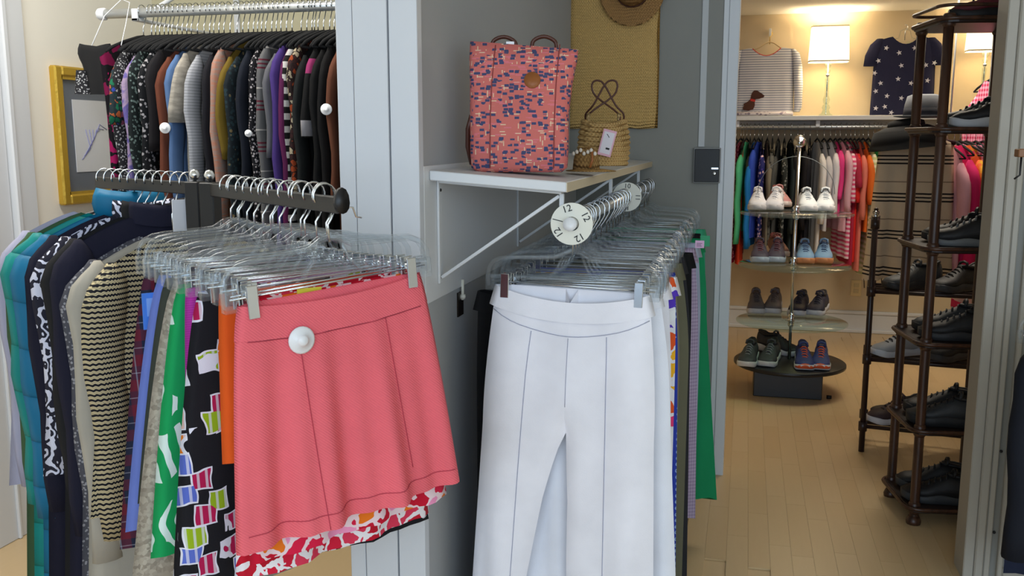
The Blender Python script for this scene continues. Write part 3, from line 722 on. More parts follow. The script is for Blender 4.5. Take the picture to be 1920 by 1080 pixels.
for u, v, lab in ((310, 240, 'round white security tag on the denim blue shirt'), (612, 205, 'round white security tag on a black dress by the white column'), (466, 250, 'small round white security tag beside the speckled blouse')):
    p = atY(u, v, CY-.247); sec_tag(p, radians(20), lab, .017 if u != 466 else .011)
# black lace pouch hung by a cord from the rail end
p = atY(178, 85, CY-.16)
o = thing('lace_pouch', 'black lace-trimmed pouch hung by white cord from the rail end', 'bag', (p.x+.0, p.y, p.z), radians(14))
def topz(s_): return -.006+.012*abs(s_)
part('pouch_body', body_mb(lambda t_: .05+.008*sin(t_*9), topz, -.155, lambda t_: .012, nt=10, ns=10, amp=.004, closed_top=True), M['velvet'], o)
part('lace_ruffle', body_mb(lambda t_: .016+.01*t_, lambda s_: 0, -.075, lambda t_: .01, nt=8, ns=8, amp=.006, k=4).xf(Matrix.Translation((-.045, -.014, -.08))), fabric('speckle', (36, 36, 40), (170, 170, 172), s=1.6), o)
part('cord', MB().tube([(-.012, 0, -.004), (.012, .06, .10), (.035, .15, .165), (.06, .155, .155), (.075, .07, .07), (.085, 0, .0)], .0015, 5), M['white_plastic'], o)
# ---------------------------------------------------------------- wall shelf, brackets, rod with trousers
XW = XP1; SX = -.363; SY0, SY1 = 1.925, YG-.004; SZW, SZF, ST = 1.29, 1.268, .021
o = thing('wall_shelf', 'white wall shelf on metal brackets above the trouser rod', 'shelf', (XW, SY0, 0))
def sz(x): return SZW + (SZF-SZW)*(x-XW)/(SX-XW)
part('board', MB().loft([[(0.001, y, sz(XW)), (SX-XW, y, SZF), (SX-XW, y, SZF-ST), (0.001, y, sz(XW)-ST)] for y in (0, SY1-SY0)]), M['white'], o, False, .002)
part('edge_band', MB().box(SX-XW, SX-XW+.0012, 0.001, SY1-SY0-.001, SZF-ST, SZF-.001), simple('worn_edge', (214, 200, 172), .6), o, False)
for y in (1.985-SY0, 2.735-SY0, 3.46-SY0):
    b = part('bracket', MB().box(.0005, .006, y-.011, y+.011, 1.035, 1.266).loft([[(.006, y+q, SZW-ST-.002), (SX-XW-.02, y+q, SZF-ST-.002), (SX-XW-.02, y+q, SZF-ST-.007), (.006, y+q, SZW-ST-.008)] for q in (-.011, .011)]), M['white'], o, False, .001)
    part('brace', MB().loft([[(a, y-.008, z), (a, y+.008, z), (a+.004, y+.008, z-.006), (a+.004, y-.008, z-.006)] for a, z in ((.006, 1.052), (SX-XW-.028, SZF-ST-.008))]), M['white'], b, False, .001)
    part('rod_hanger', MB().box(SX-XW-.026, SX-XW-.016, y-.005, y+.005, 1.20, SZF-ST-.006).box(SX-XW-.02, SX-XW+.018, y-.005, y+.005, 1.158, 1.162).box(SX-XW-.026, SX-XW-.02, y-.005, y+.005, 1.158, 1.2), M['white'], b, False, .001)
    for z in (1.245, 1.05): part('screw', MB().lathe([(0, 0), (.004, 0), (.003, .002), (0, .002)], 8, (.006, y, z), 'x'), M['ink'], b)
RX, RZ, RY0, RY1 = -.36, 1.178, 1.955, YG-.01
o = thing('hanging_rod', 'white metal rod carrying clear hangers under the shelf', 'rod', (RX, RY0, RZ))
part('tube', MB().tube([(0, .005, 0), (0, RY1-RY0, 0)], .013, 14), simple('satin_metal', (206, 208, 206), .3, .6), o)
part('end_cap', MB().lathe([(0, -.004), (.011, -.004), (.0145, 0), (.0145, .012), (0, .012)], 16, (0, 0.006, 0), 'y'), M['white_plastic'], o)
def disc(y, lab, marks, r):
    o = thing('size_divider', lab, 'size divider', (RX, y, RZ-.001), radians(6), 'size divider discs on the trouser rod')
    q = MB(); n = 40
    rows = []
    for rr_, d in ((.0155, .0012), (r, .0012), (r, -.0012), (.0155, -.0012)):
        rows.append([(rr_*cos(2*pi*i/n), d, rr_*sin(2*pi*i/n)) for i in range(n)])
    rows.append(rows[0]); part('disc', q.loft(rows, (False, False)), M['disc'], o, False)
    for txt, ang in marks:
        if txt == '|':
            m_ = MB().box(-.0008, .0008, -.0024, -.0012, .02, r-.003); m_.xf(Matrix.Rotation(radians(ang), 4, 'Y')); part('divider_line', m_, M['ink'], o, False); continue
        m_ = text_mb(txt, .021).xf(Matrix.Rotation(radians(ang), 4, 'Y') @ Matrix.Translation((0, -.0018, .0335)) @ Matrix.Rotation(pi/2, 4, 'X'))
        part('numeral', m_, M['ink'], o, False)
disc(1.975, 'round white size divider marked 12 at the rod end', [('12', -18), ('12', 62), ('12', 150), ('12', 236), ('|', -76)], .0455)
disc(2.93, 'round white size divider marked 10 and 11 further along the rod', [('10', 2), ('11', 92), ('10', 182), ('11', 272)], .0455)
white1 = fabric('plain', (240, 239, 246)); white2 = fabric('plain', (234, 236, 244)); cream1 = fabric('plain', (222, 220, 208))
T = [ # y, label, material, waist, hip, crotch, length, hem, gap, roll, rz, spread
 (2.00, 'white flared trousers with wide waistband, nearest on the rod', white1, .172, .198, .33, .98, .10, .01, 1.5, -2, .03),
 (2.06, 'second pair of white trousers directly behind the nearest pair', white2, .178, .205, .27, .98, .118, .01, -1, 1, .03),
 (2.12, 'cream white trousers seen between the legs of the front pair', cream1, .165, .19, .26, .98, .12, .0, 0, -3, .0),
 (2.18, 'third white pair of trousers whose right edge meets the floral pair', white1, .19, .205, .27, .96, .115, .02, 0, 2, .02),
 (2.24, 'white trousers with bright flowers at the waist', fabric('floral', (232, 232, 238), (238, 236, 240), (230, 90, 40), (90, 60, 190), (235, 60, 120), (236, 238, 240), (240, 180, 40), s=1.0), .205, .21, .27, .9, .11, .02, 0, 1, .0),
 (2.32, 'royal blue trousers with small pale diamonds', fabric('dots', (44, 64, 168), (150, 180, 225)), .195, .212, .27, .95, .11, .02, 0, -1, .012),
 (2.40, 'khaki trousers between the blue print and grey pair', fabric('plain', (128, 118, 100)), .19, .21, .27, .7, .11, .02, 0, 1, .0),
 (2.50, 'olive green trousers with a smooth waistband', fabric('plain', (104, 102, 82)), .20, .228, .27, .95, .11, .02, 0, 0, .0),
 (2.62, 'dark charcoal trousers reaching almost to the floor', fabric('plain', (44, 44, 48)), .20, .225, .27, 1.0, .11, .02, 0, 0, .012),
 (2.74, 'black trousers behind the olive pair', fabric('plain', (18, 18, 20)), .215, .22, .27, .9, .11, .02, 0, 0, .0),
 (2.86, 'pale lilac checked trousers beside the green pair', fabric('check', (182, 166, 190), (150, 132, 160), s=90), .215, .235, .27, .86, .11, .02, 0, 0, .01),
 (3.00, 'pale blue grey trousers at the middle of the rod', fabric('plain', (160, 168, 186)), .22, .235, .27, .9, .11, .02, 0, 0, .0),
 (3.14, 'emerald green trousers hanging at the doorway end of the rod', fabric('plain', (24, 138, 88)), .225, .25, .27, .90, .13, .02, 0, -1, .055),
 (3.30, 'black trousers with white dots near the grey wall', fabric('dots', (18, 18, 22), (190, 190, 196)), .21, .22, .27, .8, .1, .02, 0, 0, .0),
 (3.46, 'sea green trousers last on the rod by the grey wall', fabric('plain', (60, 160, 120)), .22, .23, .27, .8, .1, .02, 0, 0, .0),
]
CRL, CRG = 'clear plastic clip hanger with chrome hook on the rod under the shelf', 'clear clip hangers on the trouser rod'
wt = None
for i, (y, lab, mt, w0, hip, cr, ln, hem, gap, roll, rz, sp) in enumerate(T):
    p = (RX, y, RZ+.006); r_ = radians(rz); ry = radians(roll)
    hanger('clip', p, r_, hl('clear clip hanger holding the ', lab, CRL), CRG, ry)
    q = garment_pants('trousers', lab, p, r_, mt, w0, hip, cr, ln, hem, gap, ry, seed=70+i, group='trousers on the rod under the shelf', hem_l=.05 if i == 0 else None, spread=sp, th=.018 if i == 0 else .013, sag=.028 if i == 0 else .012)
    if i == 0: wt = q
for y in (2.03, 2.09, 2.15, 2.56, 2.68, 2.80, 3.07, 3.54, 3.6):
    hanger('clip', (RX, y, RZ+.006), radians(R.uniform(-6, 6)), CRL, CRG, radians(R.uniform(-2, 2)))
# long black trousers pushed against the partition side
garment_pants('trousers', 'long black trousers hanging between the partition and the white trousers', (RX-.145, 2.16, RZ-.02), radians(35), fabric('plain', (20, 20, 22)), .12, .125, .25, 1.0, .06, .005, 0, seed=99, group='trousers on the rod under the shelf', th=.012)
# seams of the front white trousers
ws = simple('white_seam', (176, 178, 198), .9)
def wp_(x, d, off=.0012):
    w0, hip, cr, ln, hem, gap, th, sag, z0, sp = .172, .198, .33, .98, .10, .01, .018, .028, -.155, .03
    rr = random.Random(70*17+9); ph = rr.uniform(0, 6); a = min(1, d/cr); b_ = max(0, (d-cr)/(ln-cr))
    outer = w0+(hip-w0)*sin(a*pi/2) if d < cr else hip+sp*b_
    inner = 0 if d < cr else max(0, gap*min(1, b_*4)+(hip+sp*b_-2*(.05 if x < 0 else hem)-gap)*b_**(.62 if x < 0 else .9))
    f = (abs(x)-inner)/(outer-inner); f = min(1, max(0, f)); pinch = 0 if d < cr*.86 else min(1, (d-cr*.86)/(cr*.14))
    e = max(0, 1-f**5)**.5*(1-pinch*(1-min(1, f/.22)**.5)); thk = th*(.55+.8*min(1, d/.2)); s_ = abs(x)
    fold = (.0085*min(1, d/.12)*sin(s_*38+ph)+.0075*b_*sin(s_*74+2*ph+3*b_))*e
    if d < cr and f < .5: fold *= (.35+.65*f/.5)
    zt = z0 - sag*(1-(s_/w0)**2); z = zt-d+sag*(1-(s_/outer)**2)*min(1, d/.2)
    return (x, -thk*e+fold-off, z)
part('yoke_seam', MB().tube([wp_(-.176+.352*i/16, .056+.03*(1-((i-8)/8)**2)) for i in range(17)], .0009, 4), ws, wt)
for x0, x1 in ((-.085, -.125), (.085, .105)):
    part('leg_seam', MB().tube([wp_(x0+(x1-x0)*(i/22)**.8, .085+.85*i/22) for i in range(23)], .0009, 4), ws, wt)
part('centre_seam', MB().tube([wp_(.0005, .09+.17*i/8) for i in range(9)], .0007, 4), ws, wt)
# tags at the right edge of the trousers
for (u, v, w_, h_, d, col, lab) in ((1312, 458, .026, .022, 2.75, (222, 180, 214), 'pink price tag on a trouser hanger'), (1322, 452, .03, .034, 2.95, (52, 160, 112), 'green price tag behind the pink price tag')):
    p = atD(u, v, d); o = thing('price_tag', lab, 'tag', p, radians(-4)); part('card', MB().box(-w_/2, w_/2, -.0007, .0007, -h_/2, h_/2), simple('tag_%d' % u, col, .6), o, False)
    if u == 1312: part('print_lines', MB().box(-.009, .007, -.0012, -.0007, .002, .0032).box(-.009, .004, -.0012, -.0007, -.002, -.0008).box(-.009, .006, -.0012, -.0007, -.006, -.0048), M['ink'], o, False)
# latch on the partition side
p = atX(866, 562, XW); o = thing('door_latch', 'dark bronze latch plate with pale pin on the partition side', 'latch', (XW-.008, p.y, p.z), pi/2)
part('plate', MB().box(-.022, .022, -.006, -.0005, -.04, .02), simple('bronze', (46, 38, 32), .4, .5), o, False, .001)
part('pin', MB().tube([(0, -.010, .0), (0, -.010, .05)], .004, 8), M['disc'], o)
part('knob', MB().lathe([(0, 0), (.007, 0), (.006, .01), (0, .012)], 10, (0, -.006, .008), 'y'), M['disc'], o)

# ---------------------------------------------------------------- things on and above the shelf
# patterned backpack
zs_ = 1.281; mid = atZ(972, 325, zs_); wd = .218; rzb = radians(10)
o = thing('backpack', 'coral tote backpack patterned with navy and cream dashes on the shelf', 'bag', mid, rzb)
pat = fabric('dashes', (206, 112, 104), (70, 74, 108), (226, 198, 164), (216, 118, 128), s=2.3)
def rrect(hw, hd, z, cy, n=6, r=.02, sx=0):
    pts = []
    for cx_, cy_, a0 in ((hw-r, -hd+r, -pi/2), (hw-r, hd-r, 0), (-hw+r, hd-r, pi/2), (-hw+r, -hd+r, pi)):
        for i in range(n): a_ = a0+pi/2*i/(n-1); pts.append((cx_+r*cos(a_)+sx, cy+cy_+r*sin(a_), z))
    return pts
W2 = wd/2; HT = .283
rings = [rrect(W2-.012, .045, .002, .06), rrect(W2, .056, .012, .06), rrect(W2+.002, .058, .05, .06), rrect(W2+.002, .055, .13, .058), rrect(W2+.006, .044, .2, .052, sx=.004), rrect(W2+.012, .026, .25, .046, r=.016, sx=.008), [(p[0], p[1], p[2]-.009*p[0]/W2) for p in rrect(W2+.012, .013, HT, .042, r=.009, sx=.010)]]
rings += [[(p[0]*.99, .042+(p[1]-.042)*.5, p[2]) for p in rings[-1]], [(p[0]*.98, .042+(p[1]-.042)*.4, p[2]-.03) for p in rings[-1]]]
part('bag_body', MB().loft(rings), pat, o)
q = MB().lathe([(0, 0), (.0185, 0), (.018, .0015), (0, .0018)], 26, (.030, 0, 0), 'y'); q.xf(Matrix.Translation((0, .0085, .205)) @ Matrix.Rotation(radians(-11), 4, 'X'))
part('leather_patch', q, M['leather'], o)
for x0 in (-.035, .055):
    part('handle', MB().tube(curve([(x0-.028, .04, HT-.012), (x0-.024, .042, HT+.01), (x0, .044, HT+.019), (x0+.024, .042, HT+.008), (x0+.028, .04, HT-.012)]), .0045, 8, flat=1.6), M['brown_leather'], o)
part('label_strip', MB().box(-.03, -.012, .036, .038, HT, HT+.008), M['white_plastic'], o, False)
part('side_strap', MB().tube([(-W2+.002, .03, .13), (-W2-.008, .04, .10), (-W2-.010, .05, .06), (-W2-.002, .06, .02)], .006, 6, flat=2), M['brown_leather'], o)
for x_ in (-W2+.045, W2-.03): part('seam', MB().tube([(x_, .0012, .012), (x_, -.0005, .05), (x_+.001, .0022, .13), (x_+.004, .0072, .2), (x_+.008, .0192, .25), (x_+.011, .028, HT)], .0012, 4), simple('bag_seam', (150, 66, 64), .8), o)
# woven straw bucket bag
zs2 = 1.283; c_ = atZ(1130, 315, zs2+.0); c_ = atZ(1131, 312, zs2)
o = thing('straw_bag', 'small woven straw basket bag with looped brown handles and pink tag', 'bag', (c_.x-.004, c_.y+.03, zs2), radians(2))
straw = fabric('straw', (226, 190, 128), (160, 120, 68))
q = MB(); nr = 9
for k_ in range(nr):
    t_ = k_/(nr-1); rx_ = .050+.016*sin(pi*(.25+.6*t_)); ry_ = .036*(1-.25*t_)+.006
    z = .008+.0125*k_
    q.tube([(rx_*cos(2*pi*i/28), ry_*sin(2*pi*i/28), z + .0022*sin(i*pi+k_*pi) + .012*t_*cos(2*pi*i/28)**2) for i in range(28)], .0078, 6, True)
q.lathe([(0, .002), (.054, .002), (.056, .01), (0, .012)], 24, (0, 0, 0), 'z', 1, .7)
part('woven_body', q, straw, o)
q = MB()
for k_ in range(26): a_ = 2*pi*k_/26; q.tube([(.064*cos(a_), .040*sin(a_), .018), (.068*cos(a_+.1), .043*sin(a_+.1), .05), (.066*cos(a_+.02), .040*sin(a_+.02), .08)], .0022, 4)
part('braid_strand', q, straw, o)
for s in (-1, 1):
    part('handle', MB().tube(curve([(s*.042, -.02*s, .112), (s*.040, -.012, .14), (-s*.02, 0, .185), (-s*.034, .0, .208), (-s*.032, 0, .225), (-s*.018, 0, .230), (0, .0, .218), (s*.03, 0, .165), (s*.052, .008, .14), (s*.05, .016, .112)]), .0027, 7), M['brown_leather'], o)
    part('handle_wrap', MB().tube([(s*.044, -.014, .100), (s*.041, -.012, .142)], .0055, 7), fabric('straw', (206, 180, 130), (150, 120, 76)), o)
tg = part('price_tag', MB().box(-.018, .018, -.0585, -.057, .03, .10).xf(Matrix.Rotation(radians(14), 4, 'Y')), simple('tag_pink', (228, 176, 190), .6), o, False)
part('tag_face', MB().box(-.014, .014, -.0592, -.0585, .036, .094).xf(Matrix.Rotation(radians(14), 4, 'Y')), simple('tag_pale', (226, 220, 226), .6), tg, False)
part('tag_print', MB().box(.0, .010, -.0597, -.0592, .048, .053).tube([(-.006, -.0595, .088), (-.002, -.0595, .084), (.002, -.0595, .08)], .0008, 4).xf(Matrix.Rotation(radians(14), 4, 'Y')), M['ink'], tg, False)
# flat straw fan with shell trim next to the backpack
c_ = atZ(1108, 322, zs2-.004)
o = thing('straw_sunhat', 'folded tan straw hat with shell trim lying between backpack and straw bag', 'hat', (c_.x-.005, c_.y+.03, zs2-.006), radians(-8))
part('brim', MB().lathe([(0, .004), (.02, .004), (.062, .002), (.063, .004), (.03, .008), (0, .008)], 26, (0, 0, 0), 'z', 1, .75), fabric('straw', (188, 148, 88), (140, 104, 56)), o)
part('crown', MB().lathe([(.034, .005), (.032, .03), (.026, .052), (.012, .06), (0, .061)], 20, (-.012, 0, 0), 'z', 1, .7), fabric('straw', (180, 140, 84), (128, 94, 52)), o)
q = MB()
for i in range(7): q.lathe([(0, -.005), (.004, -.003), (.0045, .002), (0, .006)], 8, (-.035+.009*i, -.03-.002*(i % 2), .045+.004*(i % 3)))
part('shell_trim', q, simple('shell', (216, 206, 190), .4), o)
part('tassel', MB().tube([(.012, -.032, .05), (.014, -.034, .03), (.008, -.036, .012)], .003, 6), M['leather'], o)
p = atZ(1212, 290, 1.272); o = thing('paper_scrap', 'small torn white paper tag at the far end of the shelf', 'tag', (p.x, min(p.y, 3.7), sz(p.x)), .4)
part('paper', MB().prism([(-.018, 0), (.014, 0), (.006, .014), (-.01, .012)], .001, 'y'), simple('tag_white', (226, 226, 230), .6), o, False)
# woven straw panel and straw hat on the grey wall
a, b = atY(1063, 0, YG-.02), atY(1230, 240, YG-.02)
o = thing('straw_tote', 'large flat woven straw tote hanging on the grey wall', 'straw tote', ((a.x+b.x)/2, YG-.006, b.z)); hw = (b.x-a.x)/2; hh = .56
rows = []
for j in range(15):
    z = hh*j/14; w = hw*(1+.004*sin(j*2.3)) - (.004 if j > 12 else 0)
    rows.append([(x_*w, -.014-.003*sin(x_*5+j*.7), z + (.004*sin(x_*7) if j in (0,) else 0)) for x_ in [-1+i/6 for i in range(13)]] + [(x_*w, -.002, z) for x_ in [1-i/6 for i in range(13)]])
part('woven_panel', MB().loft(rows), fabric('straw', (240, 202, 134), (204, 160, 92)), o)
part('side_binding', MB().tube([(hw, -.008, 0), (hw*1.005, -.008, .2), (hw*.995, -.008, .4), (hw, -.008, hh)], .006, 6), fabric('straw', (176, 134, 66), (120, 84, 36)), o)
p = atY(1190, 10, YG-.06)
o = thing('straw_hat', 'brown straw hat hung on the grey wall over the straw tote', 'hat', (p.x-.012, YG-.022, p.z+.062), 0)
part('brim', MB().lathe([(0, .0), (.06, .002), (.13, .02), (.137, .028), (.132, .028), (.06, .008), (0, .008)], 34, (0, 0, 0), 'y', .92, 1), fabric('straw', (196, 152, 98), (150, 108, 62)), o)
part('crown', MB().lathe([(.066, .004), (.062, .04), (.054, .07), (.03, .082), (0, .085)], 26, (0, 0, 0), 'y', 1, 1), fabric('straw', (160, 116, 66), (116, 80, 42)), o)
part('hat_band', MB().lathe([(.0675, .008), (.0665, .028), (.064, .028), (.064, .008)], 26, (0, 0, 0), 'y'), M['brown_leather'], o)
# dark clothes on a stand at the right edge
YJ = 2.55
p = atY(1906, 282, YJ); o = thing('clothes_stand', 'clothes stand with a brown wooden bar at the right edge', 'clothes stand', (p.x, YJ, 0))
part('bar', MB().box(0, .55, -.02, .02, p.z-.016, p.z+.004), simple('brown_wood', (140, 96, 60), .45, 0, .1, 50), o, False, .002)
part('hook', MB().tube([(.012, 0, p.z-.016), (.012, 0, p.z-.06), (.0, 0, p.z-.07)], .0025, 6), M['blackmetal'], o)
part('upright', MB().tube([(.42, .0, 0), (.42, .0, p.z-.014)], .016, 10), M['blackmetal'], o)
part('base', MB().box(.25, .6, -.2, .2, -.004, .02), M['blackmetal'], o, False, .004)
q = atY(1918, 600, YJ)
ax_ = q.x + .20; zl = p.z - .335
part('face_out_arm', MB().tube([(ax_-p.x, -.08, zl), (ax_-p.x, .2, zl)], .011, 10).tube([(ax_-p.x, .02, zl), (.42, .0, zl)], .009, 8), M['blackmetal'], o)
hanger('velvet', (ax_, YJ, zl+.006), radians(8), 'black hanger holding the dark denim jacket', 'hangers on the clothes stand')
garment_top('denim_jacket', 'dark denim jacket hanging at the right edge of the photo', 'jacket', (ax_, YJ, zl+.006), radians(8), fabric('plain', (26, 29, 38)), .60, .56, w0=.17, w1=.18, th=.014, seed=301, sleeve_r=.045, sleeve_t=.04, collar=fabric('plain', (26, 29, 38)))
hanger('clip', (ax_+.005, YJ+.10, zl+.006), radians(8), 'clear clip hanger holding the dark blue jeans', 'hangers on the clothes stand')
garment_pants('jeans', 'dark blue jeans hanging behind the denim jacket', (ax_+.005, YJ+.10, zl+.006), radians(8), fabric('plain', (30, 36, 56)), .16, .18, .26, .65, .09, .02, 0, seed=302, th=.014, cat='jeans')
# ---------------------------------------------------------------- far wall: shelf, rail, lamp, clothes
FS = 1.505; FY0 = 6.58
o = thing('wall_shelf', 'long white shelf with rail brackets on the far beige wall', 'shelf', (-.3, YB, FS))
part('board', MB().box(-.55, 3.4, FY0-YB, 0, -.03, 0), M['white'], o, False, .003)
part('cleat', MB().box(-.55, 3.4, -.02, 0, -.09, -.03), M['white'], o, False, .002)
for u in (1383, 1533):
    x_ = atY(u, 230, 6.68).x+.3
    part('rail_bracket', MB().box(x_-.014, x_+.014, -.26, -.2, -.075, -.03), M['white_plastic'], o, False, .003)
FRY, FRZ = 6.67, 1.432
o = thing('clothes_rail', 'satin metal clothes rail under the far white shelf', 'rail', (-.8, FRY, FRZ))
part('tube', MB().tube([(0, 0, 0), (3.0, 0, 0)], .015, 10), simple('satin_metal', (206, 208, 206), .3, .6), o)
for x_ in (0, 3.0): part('end_flange', MB().lathe([(0, -.01), (.026, -.01), (.026, .0), (.016, .01), (0, .01)], 14, (x_, 0, 0), 'x'), M['white_plastic'], o)
far = [ # u at the near edge, label bits, material, sleeve, length
 (1370, 'blouse', 'yellow top at the far left of the far rail', fabric('plain', (240, 190, 20)), .0, .86),
 (1377, 'blouse', 'crimson pink top beside the yellow one on the far rail', fabric('plain', (180, 16, 84)), .0, .84),
 (1386, 'blouse', 'maroon speckled top on the far rail', fabric('speckle', (120, 24, 50), (190, 130, 140), s=.5), .0, .80),
 (1391, 'blouse', 'orange red top behind the mint one on the far rail', fabric('plain', (214, 66, 40)), .0, .84),
 (1397, 'sweater', 'mint green long-sleeved top on the far rail', fabric('plain', (86, 196, 142)), .58, .62),
 (1404, 'blouse', 'dark olive top beside the mint one on the far rail', fabric('plain', (66, 70, 58)), .5, .66),
 (1412, 'blouse', 'bright blue top on the far rail', fabric('plain', (32, 124, 204)), .6, .72),
 (1420, 'blouse', 'royal blue top beside the spotted one on the far rail', fabric('plain', (50, 80, 190)), .4, .66),
 (1427, 'blouse', 'blue, pink and white spotted top on the far rail', fabric('speckle', (40, 44, 110), (226, 190, 200), (90, 70, 170), s=.45), .34, .68),
 (1437, 'dress', 'beige grey dress behind the white sneakers', fabric('plain', (136, 128, 112)), .3, .78),
 (1447, 'dress', 'grey lace dress behind the white sneakers', fabric('speckle', (104, 104, 100), (60, 60, 58), s=.5), .3, .78),
 (1458, 'dress', 'charcoal grey dress on the far rail', fabric('plain', (74, 76, 76)), .4, .76),
 (1470, 'dress', 'black and white speckled dress on the far rail', fabric('speckle', (50, 54, 52), (150, 150, 146), s=.5), .3, .78),
 (1482, 'dress', 'dark slate dress behind the display pole', fabric('plain', (44, 54, 56)), .5, .78),
 (1495, 'dress', 'black dress right of the display pole on the far rail', fabric('plain', (24, 24, 28)), .5, .78),
 (1507, 'dress', 'second black dress right of the display pole on the far rail', fabric('plain', (28, 26, 30)), .5, .8),
 (1519, 'blouse', 'black top left of the white blouses on the far rail', fabric('plain', (26, 26, 34)), .4, .7),
 (1533, 'blouse', 'white blouse with flared sleeves, leftmost white on the far rail', fabric('plain', (228, 226, 226)), .44, .76),
 (1546, 'blouse', 'white blouse beside the leftmost white one on the far rail', fabric('plain', (214, 212, 216)), .30, .6),
 (1558, 'blouse', 'white top with pink hem on the far rail', fabric('plain', (232, 230, 234)), .40, .5),
 (1568, 'blouse', 'hot pink top on the far rail', fabric('plain', (232, 66, 140)), .3, .5),
 (1577, 'blouse', 'pale pink top beside the hot pink one on the far rail', fabric('plain', (226, 176, 192)), .38, .6),
 (1588, 'blouse', 'pink and white striped top on the far rail', fabric('hstripe', (226, 90, 134), (240, 210, 220), s=34), .30, .78),
 (1597, 'dress', 'deep rose dress below the pink striped top on the far rail', fabric('plain', (172, 44, 70)), .2, .82),
 (1605, 'blouse', 'bright red top on the far rail', fabric('plain', (214, 44, 40)), .3, .8),
 (1613, 'blouse', 'salmon pink top on the far rail', fabric('plain', (226, 128, 112)), .40, .86),
 (1621, 'blouse', 'orange top on the far rail', fabric('plain', (226, 110, 40)), .3, .6),
 (1631, 'dress', 'pale yellow green striped dress on the far rail', fabric('hstripe', (226, 222, 196), (190, 196, 140), s=30), .30, .9),
 (1641, 'blouse', 'leaf green top on the far rail', fabric('plain', (56, 160, 90)), .34, .55),
 (1648, 'blouse', 'pale green top beside the leaf green one on the far rail', fabric('plain', (140, 200, 150)), .4, .6),
 (1655, 'blouse', 'light blue top at the right of the far rail', fabric('plain', (140, 172, 206)), .46, .8),
 (1664, 'blouse', 'navy top beside the striped shawl on the far rail', fabric('plain', (48, 50, 100)), .3, .7),
]
for i, (u, nm, lab, mt, sl, ln) in enumerate(far):
    x_ = atY(u, 330, FRY-.2).x; x_ = max(x_, -.55)
    p = (x_, FRY, FRZ+.004); rz = pi/2 + radians(R.uniform(2, 15) if u > 1525 else R.uniform(-14, 2) if u < 1435 else R.uniform(-7, 7))
    hanger('velvet', p, rz, hl('black hanger holding the ', lab, 'black velvet hanger on the far rail'), 'velvet hangers on the far rail')
    garment_top(nm, lab, 'dress' if nm == 'dress' else 'top', p, rz, mt, ln, sl, w0=.185, w1=.20, th=.012, seed=140+i, group='clothes on the far rail',
                sleeve_r=.06, sleeve_t=.021, drop=.088, slope=R.uniform(.07, .12), neck=.06, lean=R.uniform(0, .05))
# lamp on the far shelf
def lamp(x, y, z, lab, s=1.0, lit=14):
    o = thing('table_lamp', lab, 'lamp', (x, y, z))
    part('base', MB().lathe([(0, 0), (.045*s, 0), (.045*s, .01), (.03*s, .016), (.02*s, .04), (.028*s, .055), (.02*s, .075), (0, .08)], 18), M['glass'], o)
    cr = part('crystal_column', MB().lathe([(0, .075), (.018, .08), (.024, .11), (.014, .135), (.013, .2), (.015, .25), (0, .255)], 12), M['glass'], o)
    part('core_rod', MB().tube([(0, 0, .01), (0, 0, .40)], .005, 8), M['chrome'], o)
    for zz, r_ in ((.268, .014), (.297, .019), (.335, .022)):
        part('crystal_ball', MB().lathe([(0, -r_), (r_*.7, -r_*.7), (r_, 0), (r_*.7, r_*.7), (0, r_)], 12, (0, 0, zz)), M['glass'] if zz > .29 else M['chrome'], o)
    t = NT('lit_shade'); t.b.inputs['Emission Color'].default_value = rgb(255, 236, 196); t.b.inputs['Emission Strength'].default_value = 1.35; sm = t.fin(rgb(236, 228, 210), .9)
    a, h0, h1 = .128*s, .355, .355+.232*s; a2 = .118*s
    q = MB(); n = 24
    sq = lambda r_, z_: [(r_*max(-1, min(1, 1.32*cos(2*pi*i/n+pi/4)))*1.0, r_*.62*max(-1, min(1, 1.32*sin(2*pi*i/n+pi/4))), z_) for i in range(n)]
    part('lamp_shade', q.loft([sq(a, h0), sq(a2, h1), sq(a2-.003, h1), sq(a-.003, h0), sq(a, h0)], (False, False)), sm, o, False)
    part('shade_trim', MB().loft([sq(a+.0015, h0-.002), sq(a+.0012, h0+.008)], (False, False)).loft([sq(a2+.0012, h1-.008), sq(a2+.0015, h1+.002)], (False, False)), simple('shade_trim', (232, 224, 204), .8), o, False)
    t = NT('bulb_glow'); t.b.inputs['Emission Color'].default_value = rgb(255, 226, 170); t.b.inputs['Emission Strength'].default_value = 6
    part('bulb', MB().lathe([(0, .41), (.014, .42), (.026, .46), (.024, .48), (0, .495)], 12), t.fin(rgb(255, 240, 215), .5), o)
    l = bpy.data.lights.new('lamp_light', 'POINT'); l.energy = lit; l.color = (1, .82, .56); l.shadow_soft_size = .04
    lo = bpy.data.objects.new('lamp_light', l); C.objects.link(lo); lo.parent = o; lo.location = (0, 0, .52)
    return o
p = atY(1548, 213, 6.74); lamp(p.x, 6.74, FS, 'lit table lamp with square white shade and crystal base on the far shelf', lit=7)
p2 = atY(1840, 100, 6.72); lamp(p2.x+.03, 6.74, FS+.05, 'second lit table lamp glimpsed through the wooden tower', .92, 5)
part('riser_block', MB().box(p2.x-.06, p2.x+.12, 6.65, 6.85, FS, FS+.05), M['white'], None, False, .003)
tag(bpy.data.objects['riser_block'], 'white riser block under the second table lamp', 'riser')
